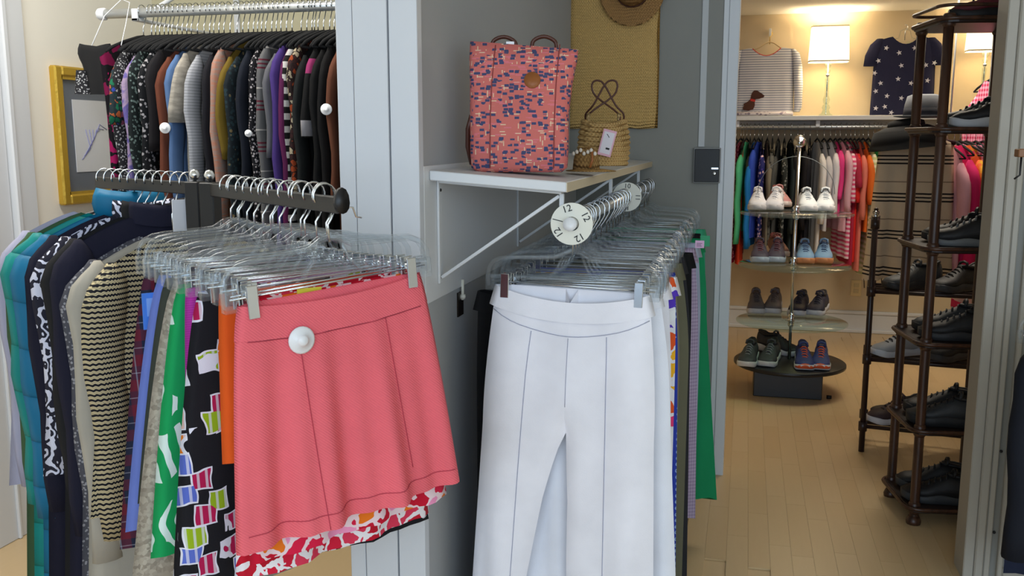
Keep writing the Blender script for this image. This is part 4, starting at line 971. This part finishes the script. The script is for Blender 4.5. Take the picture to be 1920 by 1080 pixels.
# striped sweater with dog applique
a, b = atY(1378, 90, 6.80), atY(1492, 215, 6.80); xm = (a.x+b.x)/2; hw = (b.x-a.x)/2
hk = atY(1440, 62, 6.86)
o = thing('wire_hanger', 'pale wooden hanger on the far wall holding the striped sweater', 'hanger', (xm+.02, 6.86, hk.z))
part('hook', MB().tube([(0, 0, -.075), (0, 0, -.03), (.012, 0, -.015), (.014, 0, 0), (.006, 0, .01), (-.006, 0, .008)], .003, 6), M['brass'], o)
part('arms', MB().tube([(-.15, -.03, -.135), (-.07, -.02, -.1), (-.03, -.01, -.07), (0, 0, -.06), (.03, -.01, -.07), (.07, -.02, -.1), (.15, -.03, -.135)], .004, 6), simple('pale_wood', (196, 170, 130), .5), o)
part('wall_peg', MB().box(-.008, .008, -.012, .03, -.02, .03), M['white'], o, False, .002)
sw = fabric('hstripe', (214, 214, 220), (214, 214, 220), (136, 142, 164), s=62)
o = thing('striped_sweater', 'white sweater with grey stripes and a brown dog patch on the far shelf', 'sweater', (xm, 6.80, FS))
Hs = a.z-FS-.005
def tp(s_): return Hs - (.055*max(0, 1-(s_/.55)**2) if abs(s_) < .55 else .0) - .03*max(0, abs(s_)-.6)
part('body', body_mb(lambda t_: hw*(.86+.06*t_), tp, .012, lambda t_: .02, nt=14, ns=18, amp=.008, k=2), sw, o)
part('collar_trim', MB().tube([(hw*.86*s_, -.010, tp(s_)+.001) for s_ in [-.52+1.04*i/10 for i in range(11)]], .006, 6), simple('red_trim', (200, 60, 56), .8), o)
for s in (-1, 1):
    part('sleeve', MB().loft([[(s*(hw*.82+d_) + .03*fx*cos(2*pi*i/8), -.012+.024*fx*sin(2*pi*i/8), z) for i in range(8)] for z, d_, fx in ((Hs-.01, 0, .3), (Hs-.04, .02, .8), (Hs-.12, .035, 1), (Hs-.25, .045, 1), (Hs-.40, .05, .85), (.03, .04, .7))]), sw, o)
part('folded_hem', MB().loft([[(x_, -.05+.045*cos(q_)*1.0, .016+.016*sin(q_)) for q_ in [2*pi*i/10 for i in range(10)]] for x_ in (-hw*.98, -hw*.4, hw*.3, hw*.9)]), fabric('speckle', (214, 206, 214), (140, 130, 150), s=.4), o)
dog = [(-.055, .0), (-.02, -.006), (.012, .004), (.022, .03), (.02, .055), (.026, .072), (.05, .074), (.078, .084), (.084, .094), (.07, .106), (.052, .118), (.034, .13), (.016, .132), (.002, .12), (-.006, .1), (-.008, .075), (-.024, .058), (-.04, .048), (-.056, .04), (-.05, .03), (-.058, .016)]
dg = part('dog_patch', MB().prism([(x_*1.0-.085, z_+.045) for x_, z_ in dog], .004, 'y', -.036), simple('dog_brown', (70, 34, 24), .8), o, False)
part('dog_collar', MB().prism([(-.095, .105), (-.062, .098), (-.062, .114), (-.092, .122)], .003, 'y', -.0385), simple('dog_red', (176, 40, 36), .8), dg, False)
# star print t-shirt
a, b = atY(1626, 70, 6.82), atY(1762, 222, 6.82); xm = (a.x+b.x)/2; hw = (b.x-a.x)/2
o = thing('wire_hanger', 'clear hanger on the far wall holding the star print shirt', 'hanger', (xm+.0, 6.87, a.z+.07))
part('hook', MB().tube([(0, 0, -.09), (0, 0, -.03), (.012, 0, -.015), (.014, 0, 0), (.006, 0, .01), (-.006, 0, .008)], .003, 6), M['chrome'], o)
part('arms', MB().tube([(-.15, -.04, -.12), (-.04, -.02, -.075), (-.03, -.01, -.03), (0, 0, -.015), (.03, -.01, -.03), (.04, -.02, -.075), (.15, -.04, -.12)], .004, 6), M['clear'], o)
nv = fabric('plain', (34, 36, 66)); Hs = a.z-FS
o = thing('star_shirt', 'navy t-shirt with white stars on the far shelf', 'shirt', (xm, 6.82, FS))
def tp(s_): return Hs - (.05*max(0, 1-(s_/.45)**2) if abs(s_) < .45 else 0) - .05*max(0, abs(s_)-.45)
part('body', body_mb(lambda t_: hw*(.78+.04*t_), tp, .004, lambda t_: .018, nt=12, ns=18, amp=.006, k=2), nv, o)
for s in (-1, 1):
    part('sleeve', MB().loft([[(s*(hw*.66+d_) + rx_*cos(2*pi*i/10), -.0+.022*sin(2*pi*i/10), z+(-s*.0)) for i in range(10)] for z, d_, rx_ in ((Hs-.012, 0, .02), (Hs-.05, .02, .04), (Hs-.12, .045, .045), (Hs-.19, .052, .045))]), nv, o)
part('neck_label', MB().box(-.0, .05, -.004, -.001, Hs-.065, Hs-.035), simple('cream_label', (206, 198, 160), .8), o, False)
sm = MB().prism([((.018 if i % 2 == 0 else .0075)*sin(pi*i/5), (.018 if i % 2 == 0 else .0075)*cos(pi*i/5)) for i in range(10)], .002, 'y').mesh('star', False)
st = simple('star_white', (214, 214, 226), .8)
for u, v in ((1662, 90), (1686, 99), (1690, 123), (1684, 148), (1647, 114), (1651, 156), (1642, 171), (1663, 180), (1690, 184), (1708, 156), (1736, 122), (1739, 151), (1642, 203), (1659, 200), (1671, 211), (1752, 118), (1715, 90), (1640, 137)):
    p = atY(u, v, 6.82-.024); q = link('star', sm, st, o); q.location = (p.x-xm, -.026, p.z-FS); q.rotation_euler = (0, R.uniform(-.4, .4), 0)

# ---------------------------------------------------------------- round shoe display
DX, DY, DZ = .265, 5.14, .17
o = thing('display_stand', 'round black low table with glass tiers on a pole for sneakers', 'display stand', (DX, DY, 0))
blk = simple('black_laminate', (30, 30, 34), .35)
part('table_top', MB().lathe([(0, -.022), (.285, -.022), (.292, -.018), (.292, -.004), (.286, 0), (0, 0)], 48, (0, 0, DZ)), blk, o)
part('plinth', MB().box(-.185, .165, -.15, .15, 0, DZ-.022), blk, o, False, .004)
part('pole', MB().tube([(0, .03, DZ), (0, .03, 1.31)], .0085, 10), M['chrome'], o)
part('pole_cap', MB().lathe([(0, -.03), (.022, -.026), (.034, 0), (.022, .026), (0, .03)], 16, (0, .03, 1.34), 'y'), M['chrome'], o)
TZ = (.385, .69, .965)
for z in TZ:
    g = part('glass_shelf', MB().lathe([(0, -.004), (.288, -.004), (.29, 0), (.288, .004), (0, .004)], 48, (0, 0, z)), M['glass'], o)
    part('collar', MB().lathe([(0, -.035), (.012, -.035), (.018, -.02), (.012, -.005), (.02, -.004), (.02, .006), (.012, .012), (.02, .026), (.012, .04), (0, .04)], 14, (0, .03, z)), M['chrome'], g)
part('wire_hoop', MB().tube([(.2*cos(a_), .16, 1.06+.2*sin(a_)) for a_ in [pi*i/24 for i in range(25)]], .0018, 6), simple('dull_wire', (120, 126, 128), .4, .6), o)
part('caster', MB().tube([(.19, -.12, .012), (.215, -.12, .012)], .01, 10), M['blackmetal'], o)

def smooth1(xs, f):
    for i in range(len(xs)-1):
        if f <= xs[i+1][0]:
            a_, b_ = xs[i], xs[i+1]; t_ = (f-a_[0])/(b_[0]-a_[0]); t_ = t_*t_*(3-2*t_); return a_[1]+(b_[1]-a_[1])*t_
    return xs[-1][1]
_shoe = {}
def shoe(label, loc, rz, upper, sole, lace, lining, toe=None, L=.27, Wd=.1, group=None, chunky=1.0, ry=0, cat='shoe', name='sneaker'):
    o = thing(name, label, cat, loc, rz, group, ry=ry)
    key = (round(L, 2), chunky)
    if key not in _shoe:
        hw = [(0, .30), (.06, .36), (.3, .37), (.5, .40), (.72, .5), (.88, .47), (.97, .36), (1, .2)]
        n = 18; q = MB(); rings = []
        for i in range(n+1):
            f = i/n; w = Wd*smooth1(hw, f)*1.04; x_ = (f-.5)*L
            zb = .012*max(0, (f-.8)/.2)**2 + .004*max(0, (.08-f)/.08); zt = (.028+.012*max(0, .5-f))*chunky + .004*sin(f*14)
            rings.append([(x_, -w, zb+.004), (x_, -w*.9, zb), (x_, w*.9, zb), (x_, w, zb+.004), (x_, w*1.0, zt), (x_, w*.9, zt+.004), (x_, -w*.9, zt+.004), (x_, -w, zt)])
        q.loft(rings); ms = q.mesh('sole')
        ht = [(0, .108), (.08, .104), (.2, .092), (.36, .098), (.46, .100), (.6, .082), (.74, .062), (.88, .054), (.97, .046), (1, .036)]
        q = MB(); rings = []; na = 11
        for i in range(n+1):
            f = i/n; w = Wd*smooth1(hw, f)*.98; x_ = (f-.5)*L*.985; h = smooth1(ht, f); z0 = .026*chunky
            tw = .84 if f < .45 else .84+.1*(f-.45)/.55
            rings.append([(x_, -w*cos(pi*k/(na-1))*(1-(1-tw)*sin(pi*k/(na-1))**2*.9), z0+(h-z0)*sin(pi*k/(na-1))**.62) for k in range(na)])
        q.loft(rings); mu = q.mesh('upper')
        q = MB(); q.tube([((f-.5)*L, sgn*Wd*.205*sqrt(max(0, 1-((f-.235)/.235)**2)), smooth1(ht, f)+.002) for f, sgn in [(.235-.225*cos(2*pi*i/20), 1 if sin(2*pi*i/20) > 0 else -1) for i in range(20)]], .0065, 6, True); mc = q.mesh('collar')
        q = MB(); q.sheet([[((f-.5)*L, s_*Wd*.2*sqrt(max(0, 1-((f-.235)/.23)**2)), smooth1(ht, f)+.0035) for s_ in (-1, -.5, 0, .5, 1)] for f in [.02+.43*i/8 for i in range(9)]]); ml = q.mesh('lining')
        q = MB()
        for i in range(5):
            f = .47+.065*i; h = smooth1(ht, f); y = Wd*.19
            q.tube([((f-.5)*L, -y, h-.012), ((f-.5+.012)*L, -y*.4, h+.001), ((f-.5+.02)*L, y*.4, h+.001), ((f-.5+.03)*L, y, h-.012)], .0032, 5)
        mla = q.mesh('laces')
        q = MB(); q.tube([((.42-.5)*L, -Wd*.2, .098), ((.40-.5)*L, -Wd*.17, .116), ((.395-.5)*L, 0, .121), ((.40-.5)*L, Wd*.17, .116), ((.42-.5)*L, Wd*.2, .098)], .006, 6); mt_ = q.mesh('tongue')
        q = MB(); rings = []
        for i in range(7):
            f = .89+.105*i/6; w = Wd*smooth1(hw, f)*1.06; x_ = (f-.5)*L*1.0+.002; h = smooth1(ht, f)*.86
            rings.append([(x_, -w*cos(pi*k/8), .016*chunky+(h-.014)*sin(pi*k/8)) for k in range(9)])
        q.loft(rings); mto = q.mesh('toe_cap')
        _shoe[key] = (ms, mu, mc, ml, mla, mt_, mto)
    ms, mu, mc, ml, mla, mt_, mto = _shoe[key]
    link('sole', ms, sole, o); u_ = link('upper', mu, upper, o); link('laces', mla, lace, u_); link('collar', mc, lining, u_); link('lining', ml, lining, u_); link('tongue', mt_, upper, u_)
    if toe is not None: link('toe_cap', mto, toe, u_)
    return o
K = lambda r, g, b: simple('shoe_%d_%d_%d' % (r, g, b), (r, g, b), .6, 0, .25, 260)
def pair(nm, us, v, z, rz, up, so, la, li, toe=None, chunky=1.0, dy=.10, spread=.0):
    for i, u in enumerate(us):
        p = atZ(u, v, z); ang = radians(rz + (spread if i == 0 else -spread))
        shoe(('left-hand' if i == 0 else 'right-hand') + ' ' + nm, (p.x, p.y+dy, z+.0045 if z > DZ else z), ang, up, so, la, li, toe, group='sneakers on the round display', chunky=chunky)
pair('white sneaker of the left pair on the top glass tier', (1420, 1454), 396, TZ[2], -94, K(212, 212, 218), K(206, 204, 206), K(230, 230, 234), K(180, 176, 180), spread=3)
pair('white sneaker with black outsole on the top glass tier', (1514, 1549), 398, TZ[2], -90, K(222, 228, 232), K(226, 228, 230), K(200, 206, 212), K(60, 64, 70), spread=3)
pair('maroon and grey blue sneaker on the second glass tier', (1424, 1457), 494, TZ[1], -92, K(78, 66, 84), K(186, 196, 212), K(120, 60, 70), K(90, 44, 56), spread=3)
pair('light blue sneaker with orange sole on the second glass tier', (1510, 1546), 496, TZ[1], -92, K(128, 158, 196), K(214, 138, 90), K(86, 104, 140), K(54, 66, 96), spread=2)
pair('grey running shoe on the lowest glass tier', (1417, 1451), 590, TZ[0], -93, K(84, 80, 90), K(196, 196, 204), K(60, 58, 66), K(56, 40, 46), spread=4)
pair('navy running shoe on the lowest glass tier', (1500, 1536), 594, TZ[0], -104, K(40, 42, 66), K(200, 202, 212), K(34, 34, 50), K(26, 28, 40), spread=2)
pair('dark grey trainer with white sole on the black round table', (1404, 1444), 688, DZ, -100, K(62, 64, 68), K(214, 214, 214), K(130, 132, 136), K(30, 30, 34), spread=2)
pair('blue trainer with orange toe on the black round table', (1508, 1541), 694, DZ, -92, K(52, 62, 122), K(214, 216, 224), K(224, 90, 50), K(48, 40, 84), K(226, 90, 40), spread=3)
p = atZ(1466, 672, DZ); shoe('dark sneaker lying at the back of the black round table', (p.x-.01, p.y+.14, DZ), radians(-35), K(40, 42, 48), K(190, 192, 200), K(60, 60, 66), K(26, 26, 30), group='sneakers on the round display')
for u, z, lab in ((1474, TZ[2], 'rose sneaker at the back of the top glass tier'), (1470, TZ[1], 'brown sneaker at the back of the second glass tier')):
    p = atZ(u, 393 if z > .9 else 488, z); shoe(lab, (p.x-.03, p.y+.22, z+.0045), radians(-80), K(176, 120, 120) if z > .9 else K(110, 70, 64), K(206, 190, 184), K(200, 190, 190), K(120, 50, 54), group='sneakers on the round display')

# ---------------------------------------------------------------- slim dark rack behind the tower
P0 = atD(1640, 400, 4.0); dwood = M['darkwood']
o = thing('slim_shoe_rack', 'slim dark metal shoe rack standing behind the wooden tower', 'shoe rack', (P0.x-.004, P0.y-.07, 0))
sd = Vector((.99, -.13, 0)).normalized(); nd = Vector((.13, .99, 0)).normalized(); RL, RD = .58, .2
brown = simple('rack_brown', (44, 28, 26), .35, .1)
for i, (a, b) in enumerate(((0, 0), (RL, 0), (0, RD), (RL, RD))):
    c_ = sd*a + nd*b
    ps = part('post', MB().tube([(c_.x, c_.y, 0), (c_.x, c_.y, 1.035)], .0125, 10), brown, o)
    part('finial', MB().lathe([(0, 0), (.014, 0), (.014, .008), (.008, .012), (.011, .02), (0, .026)], 12, (c_.x, c_.y, 1.03)), M['chrome'] if i == 0 else brown, ps)
    for z in (.115, .415, .712, 1.0): part('joint', MB().tube([(c_.x, c_.y, z-.02), (c_.x, c_.y, z+.02)], .0185, 10), brown, ps)
for z in (.115, .415, .712):
    q = MB()
    for b in (0, RD*.33, RD*.66, RD): q.tube([Vector((0, 0, z)) + nd*b, sd*RL + nd*b + Vector((0, 0, z))], .009, 8)
    for a in (0, RL): q.tube([sd*a + Vector((0, 0, z)), sd*a + nd*RD + Vector((0, 0, z))], .009, 8)
    part('rail_tier', q, brown, o)
rk = Vector((P0.x-.004, P0.y-.07, 0))
def on_rack(a, z, lab, up, so, la, li, rz=-35, **k):
    p = rk + sd*a + nd*(RD*.5); shoe(lab, (p.x, p.y, z+.0095), radians(rz), up, so, la, li, group='shoes on the slim dark rack', **k)
on_rack(.13, .415, 'grey patterned sneaker on the middle tier of the slim rack', K(160, 164, 170), K(200, 204, 214), K(40, 40, 44), K(30, 30, 34), -150)
on_rack(.13, .115, 'dark sneaker with white sole on the lowest tier of the slim rack', K(60, 44, 50), K(206, 206, 214), K(30, 26, 30), K(24, 22, 24), -150)
on_rack(.16, .712, 'black and grey sneaker on the top tier of the slim rack', K(60, 62, 64), K(40, 40, 42), K(150, 150, 150), K(24, 24, 26), -150)
for a, z, n_ in ((.34, .415, 'middle'), (.34, .115, 'lowest'), (.34, .712, 'top')): on_rack(a, z, 'plain black sneaker further along the %s tier of the slim rack' % n_, K(30, 30, 34), K(60, 60, 64), K(26, 26, 28), K(20, 20, 22), -140)

# ---------------------------------------------------------------- wooden tower of shoes
TC = Vector((.735, 3.56, 0)); TR = .185; TA = radians(-112) - YAW*0
o = thing('shoe_tower', 'tall dark wooden four-post tower full of shoes by the doorway', 'shoe rack', TC)
tz = (.06, .345, .655, .985, 1.385, 1.74)
vdir = radians(14.0 - 24.0)      # angle of the line of sight at the tower
angs = [radians(a_) for a_ in (-112, -22, 68, 158)]
pts = [Vector((TR*cos(a_+radians(-14)), TR*sin(a_+radians(-14)), 0)) for a_ in angs]
for p in pts:
    ps = part('post', MB().tube([(p.x, p.y, -.002), (p.x, p.y, .02), (p.x, p.y, .5), (p.x, p.y, 1.1), (p.x, p.y, 1.76)], .0165, 12), dwood, o)
    for z in tz: part('bead', MB().lathe([(.0165, -.022), (.0205, -.016), (.0205, .016), (.0165, .022)], 12, (p.x, p.y, z)), dwood, ps)
    part('foot', MB().lathe([(0, -.002), (.024, -.002), (.026, .012), (.018, .03), (0, .03)], 12, (p.x, p.y, 0)), dwood, ps)
dark2 = simple('dark_shelf', (44, 30, 24), .35)
def sqr(r, z, n=6):
    out = []
    for i, p in enumerate(pts):
        a0 = atan2(p.y, p.x); c_ = p*.80*(r/TR)
        for k in range(n): a_ = a0 - pi/4 + pi/2*k/(n-1); out.append((c_.x+r*.26*cos(a_), c_.y+r*.26*sin(a_), z))
    return out
for z in tz:
    s_ = part('shelf', MB().loft([sqr(TR*1.02, z-.012), sqr(TR*1.06, z-.008), sqr(TR*1.06, z+.004), sqr(TR*1.02, z+.008)]), dark2, o, False)
    rim = part('rim', MB().tube([(q[0], q[1], z+.004) for q in sqr(TR*1.08, z)], .007, 6, True), dwood, s_)
    if z > 1.7: part('gallery_rail', MB().tube([(q[0], q[1], z+.045) for q in sqr(TR*1.08, z)], .006, 6, True), dwood, s_)
# dark shoes on the tower
def tshoe(z, dx, dy, rz, lab, up, so, la, li, **k): shoe(lab, (TC.x+dx, TC.y+dy, z+.0085), radians(rz), up, so, la, li, group='shoes on the wooden tower', L=.29, **k)
bk, wt_, gy, dg_ = K(24, 24, 26), K(206, 206, 208), K(110, 112, 112), K(50, 52, 54)
tshoe(tz[4], .075, -.075, 166, 'black sneaker with white sole and pink flash on the upper tower shelf', bk, wt_, K(150, 146, 136), bk, toe=None)
tshoe(tz[4], .06, .06, 166, 'black sneaker behind the white-soled one on the upper tower shelf', dg_, gy, bk, bk)
tshoe(tz[3], .03, -.085, 172, 'black sneaker with grey laces on the middle tower shelf', bk, gy, gy, bk, chunky=.8)
tshoe(tz[3], .03, .03, 172, 'black sneaker behind the grey-laced one on the middle tower shelf', bk, bk, bk, bk)
tshoe(tz[2], .02, -.085, 178, 'black trainer at the front of the third tower shelf', bk, K(40, 40, 42), dg_, bk)
tshoe(tz[2], .02, .04, 178, 'black trainer at the back of the third tower shelf', dg_, bk, bk, bk)
tshoe(tz[1], .0, -.085, 176, 'black walking shoe at the front of the fourth tower shelf', dg_, bk, bk, bk, chunky=1.2)
tshoe(tz[1], .01, .04, 176, 'black walking shoe at the back of the fourth tower shelf', bk, bk, bk, bk, chunky=1.2)
tshoe(tz[0], .0, -.085, 178, 'black shoe at the front of the lowest tower shelf', bk, dg_, bk, bk)
tshoe(tz[0], .0, .04, 178, 'black shoe at the back of the lowest tower shelf', bk, dg_, bk, bk)
tshoe(tz[5], .05, -.06, 176, 'maroon shoe on the topmost tower shelf', K(96, 20, 34), bk, bk, bk)
# pink flash on the white-soled shoe
fl = [c_ for c_ in bpy.data.objects if c_.get('label', '') == 'black sneaker with white sole and pink flash on the upper tower shelf'][0]
part('pink_flash', MB().prism([(-.10, .045), (-.06, .05), (-.03, .045), (-.05, .058), (-.1, .062)], .003, 'y', .036), K(196, 40, 110), fl, False)

# hats and shawl between tower and slim rack
HP = atD(1716, 300, 4.45)
o = thing('hat_stand', 'thin black stand carrying the shawl and hats behind the tower', 'stand', (HP.x, HP.y, 0))
part('pole', MB().tube([(0, 0, .01), (0, 0, 1.40)], .010, 8), M['blackmetal'], o); part('base', MB().lathe([(0, -.002), (.13, -.002), (.13, .012), (.02, .02), (0, .02)], 24), M['blackmetal'], o)
part('cross_arm', MB().tube([(-.15, 0, 1.335), (0, 0, 1.36), (.17, 0, 1.335)], .012, 8), M['blackmetal'], o)
z_ = 1.372
sh = thing('striped_shawl', 'tan shawl with black stripes draped on the stand behind the tower', 'shawl', (HP.x, HP.y, 1.36))
part('cloth', body_mb(lambda t_: .165+.045*t_, lambda s_: .018-.05*s_*s_, -.66, lambda t_: .022+.03*t_, nt=18, ns=18, amp=.026, k=3.4, ph=1, closed_top=True, hem=.03), fabric('bands', (214, 192, 164), (34, 30, 30), (150, 128, 108), s=5.6), sh)
fr_ = MB()
for i in range(16): fr_.tube([(-.2+.4*i/15, -.02, -.655+.03*sin(3*(-1+2*i/15)+1)), (-.2+.4*i/15+.004, -.02, -.70+.03*sin(3*(-1+2*i/15)+1))], .0022, 4)
part('fringe', fr_, simple('fringe_dark', (60, 50, 46), .9), sh)
p = atD(1690, 250, 4.2)
o = thing('black_hat', 'black wide-brimmed hat on the stand behind the tower', 'hat', (p.x+.055, HP.y-.03, 1.405), 0, ry=radians(-6))
part('brim', MB().lathe([(0, .0), (.09, .004), (.15, -.022), (.172, -.095), (.168, -.095), (.146, -.012), (.09, .010), (0, .008)], 30), M['velvet'], o)
part('crown', MB().lathe([(.085, .004), (.08, .03), (.05, .042), (0, .045)], 24), M['velvet'], o)
o = thing('grey_cap', 'grey felt hat with a dark band on top of the black hat', 'hat', (p.x+.125, HP.y-.03, 1.452), 0)
part('brim', MB().lathe([(0, 0), (.09, .0), (.13, .006), (.13, .010), (.09, .006), (0, .006)], 26), simple('grey_felt', (118, 120, 126), .9), o)
part('crown', MB().lathe([(.088, .004), (.084, .06), (.074, .1), (.05, .108), (0, .1)], 24), simple('grey_felt', (118, 120, 126), .9), o)
part('hat_band', MB().lathe([(.0895, .006), (.0865, .046), (.083, .046), (.085, .006)], 24), simple('navy_band', (30, 32, 44), .8), o)
p = atD(1740, 222, 4.1); o = thing('tan_shoe', 'tan leather slipper beside the hats behind the tower', 'shoe', (0, 0, 0)); bpy.data.objects.remove(o)
# pink clothes on a side rail seen through the tower
RY2 = 4.95; RZ2 = 1.42; x0 = atY(1775, 200, RY2).x
o = thing('side_rail', 'white clothes rail carrying pink tops seen through the tower', 'rail', (x0, RY2, 0))
part('tube', MB().tube([(0, 0, RZ2), (1.0, 0, RZ2)], .013, 10), M['white'], o)
part('upright', MB().tube([(1.0, 0, 0), (1.0, 0, RZ2+.013)], .014, 10), M['white'], o)
part('ceiling_drop', MB().tube([(.02, 0, RZ2), (.02, 0, ZC2)], .004, 8), M['white'], o)
part('foot', MB().box(.97, 1.03, -.25, .25, 0, .025), M['white'], o, False, .004)
pk = [(1782, 'blouse', 'pale pink top, first on the side rail', fabric('plain', (240, 176, 190)), .35, .62, .1), (1795, 'blouse', 'hot pink top on the side rail', fabric('plain', (226, 40, 110)), .5, .7, .085),
      (1806, 'blouse', 'orange and yellow print top on the side rail', fabric('floral', (240, 150, 60), (230, 60, 110), (244, 190, 60), (240, 110, 60), s=.8), .4, .55, .085),
      (1818, 'gingham_shirt', 'red and white gingham shirt on the side rail', fabric('check', (246, 206, 220), (214, 44, 90), s=52), .5, .62, .085),
      (1836, 'blouse', 'pink checked blouse beside the red gingham shirt', fabric('check', (246, 214, 230), (226, 110, 160), s=60), .5, .6, .085),
      (1850, 'dress', 'pink and white striped long dress on the side rail', fabric('hstripe', (226, 44, 104), (240, 206, 216), s=12), .3, .85, .085),
      (1866, 'gingham_shirt', 'raspberry gingham shirt hung high on the side rail', fabric('check', (236, 170, 196), (196, 36, 84), s=44), .5, .5, -.22),
      (1880, 'dress', 'purple and blue print dress reaching low on the side rail', fabric('floral', (90, 60, 130), (60, 80, 170), (150, 60, 140), (40, 40, 90), s=.8), .3, 1.05, .085),
      (1896, 'dress', 'deep red dress last on the side rail', fabric('plain', (150, 24, 44)), .3, 1.05, .085)]
for i, (u, nm, lab, mt, sl, ln, dp) in enumerate(pk):
    p = (atY(u, 300, RY2-.1).x, RY2, RZ2+.004-dp+.085); rz = pi/2 + radians(R.uniform(8, 26))
    if dp < 0: part('drop_chain', MB().tube([(p[0]-x0, 0, p[2]), (p[0]-x0, 0, ZC2)], .002, 5), M['chrome'], o)
    hanger('velvet', p, rz, hl('black hanger holding the ', lab, 'black hanger on the side rail'), 'hangers on the side rail')
    garment_top(nm, lab, 'dress' if nm == 'dress' else 'top', p, rz, mt, ln, sl, w0=.17, w1=.19, th=.016, seed=220+i, group='clothes on the side rail', sleeve_r=.05, sleeve_t=.026, slope=.09, lean=.03)
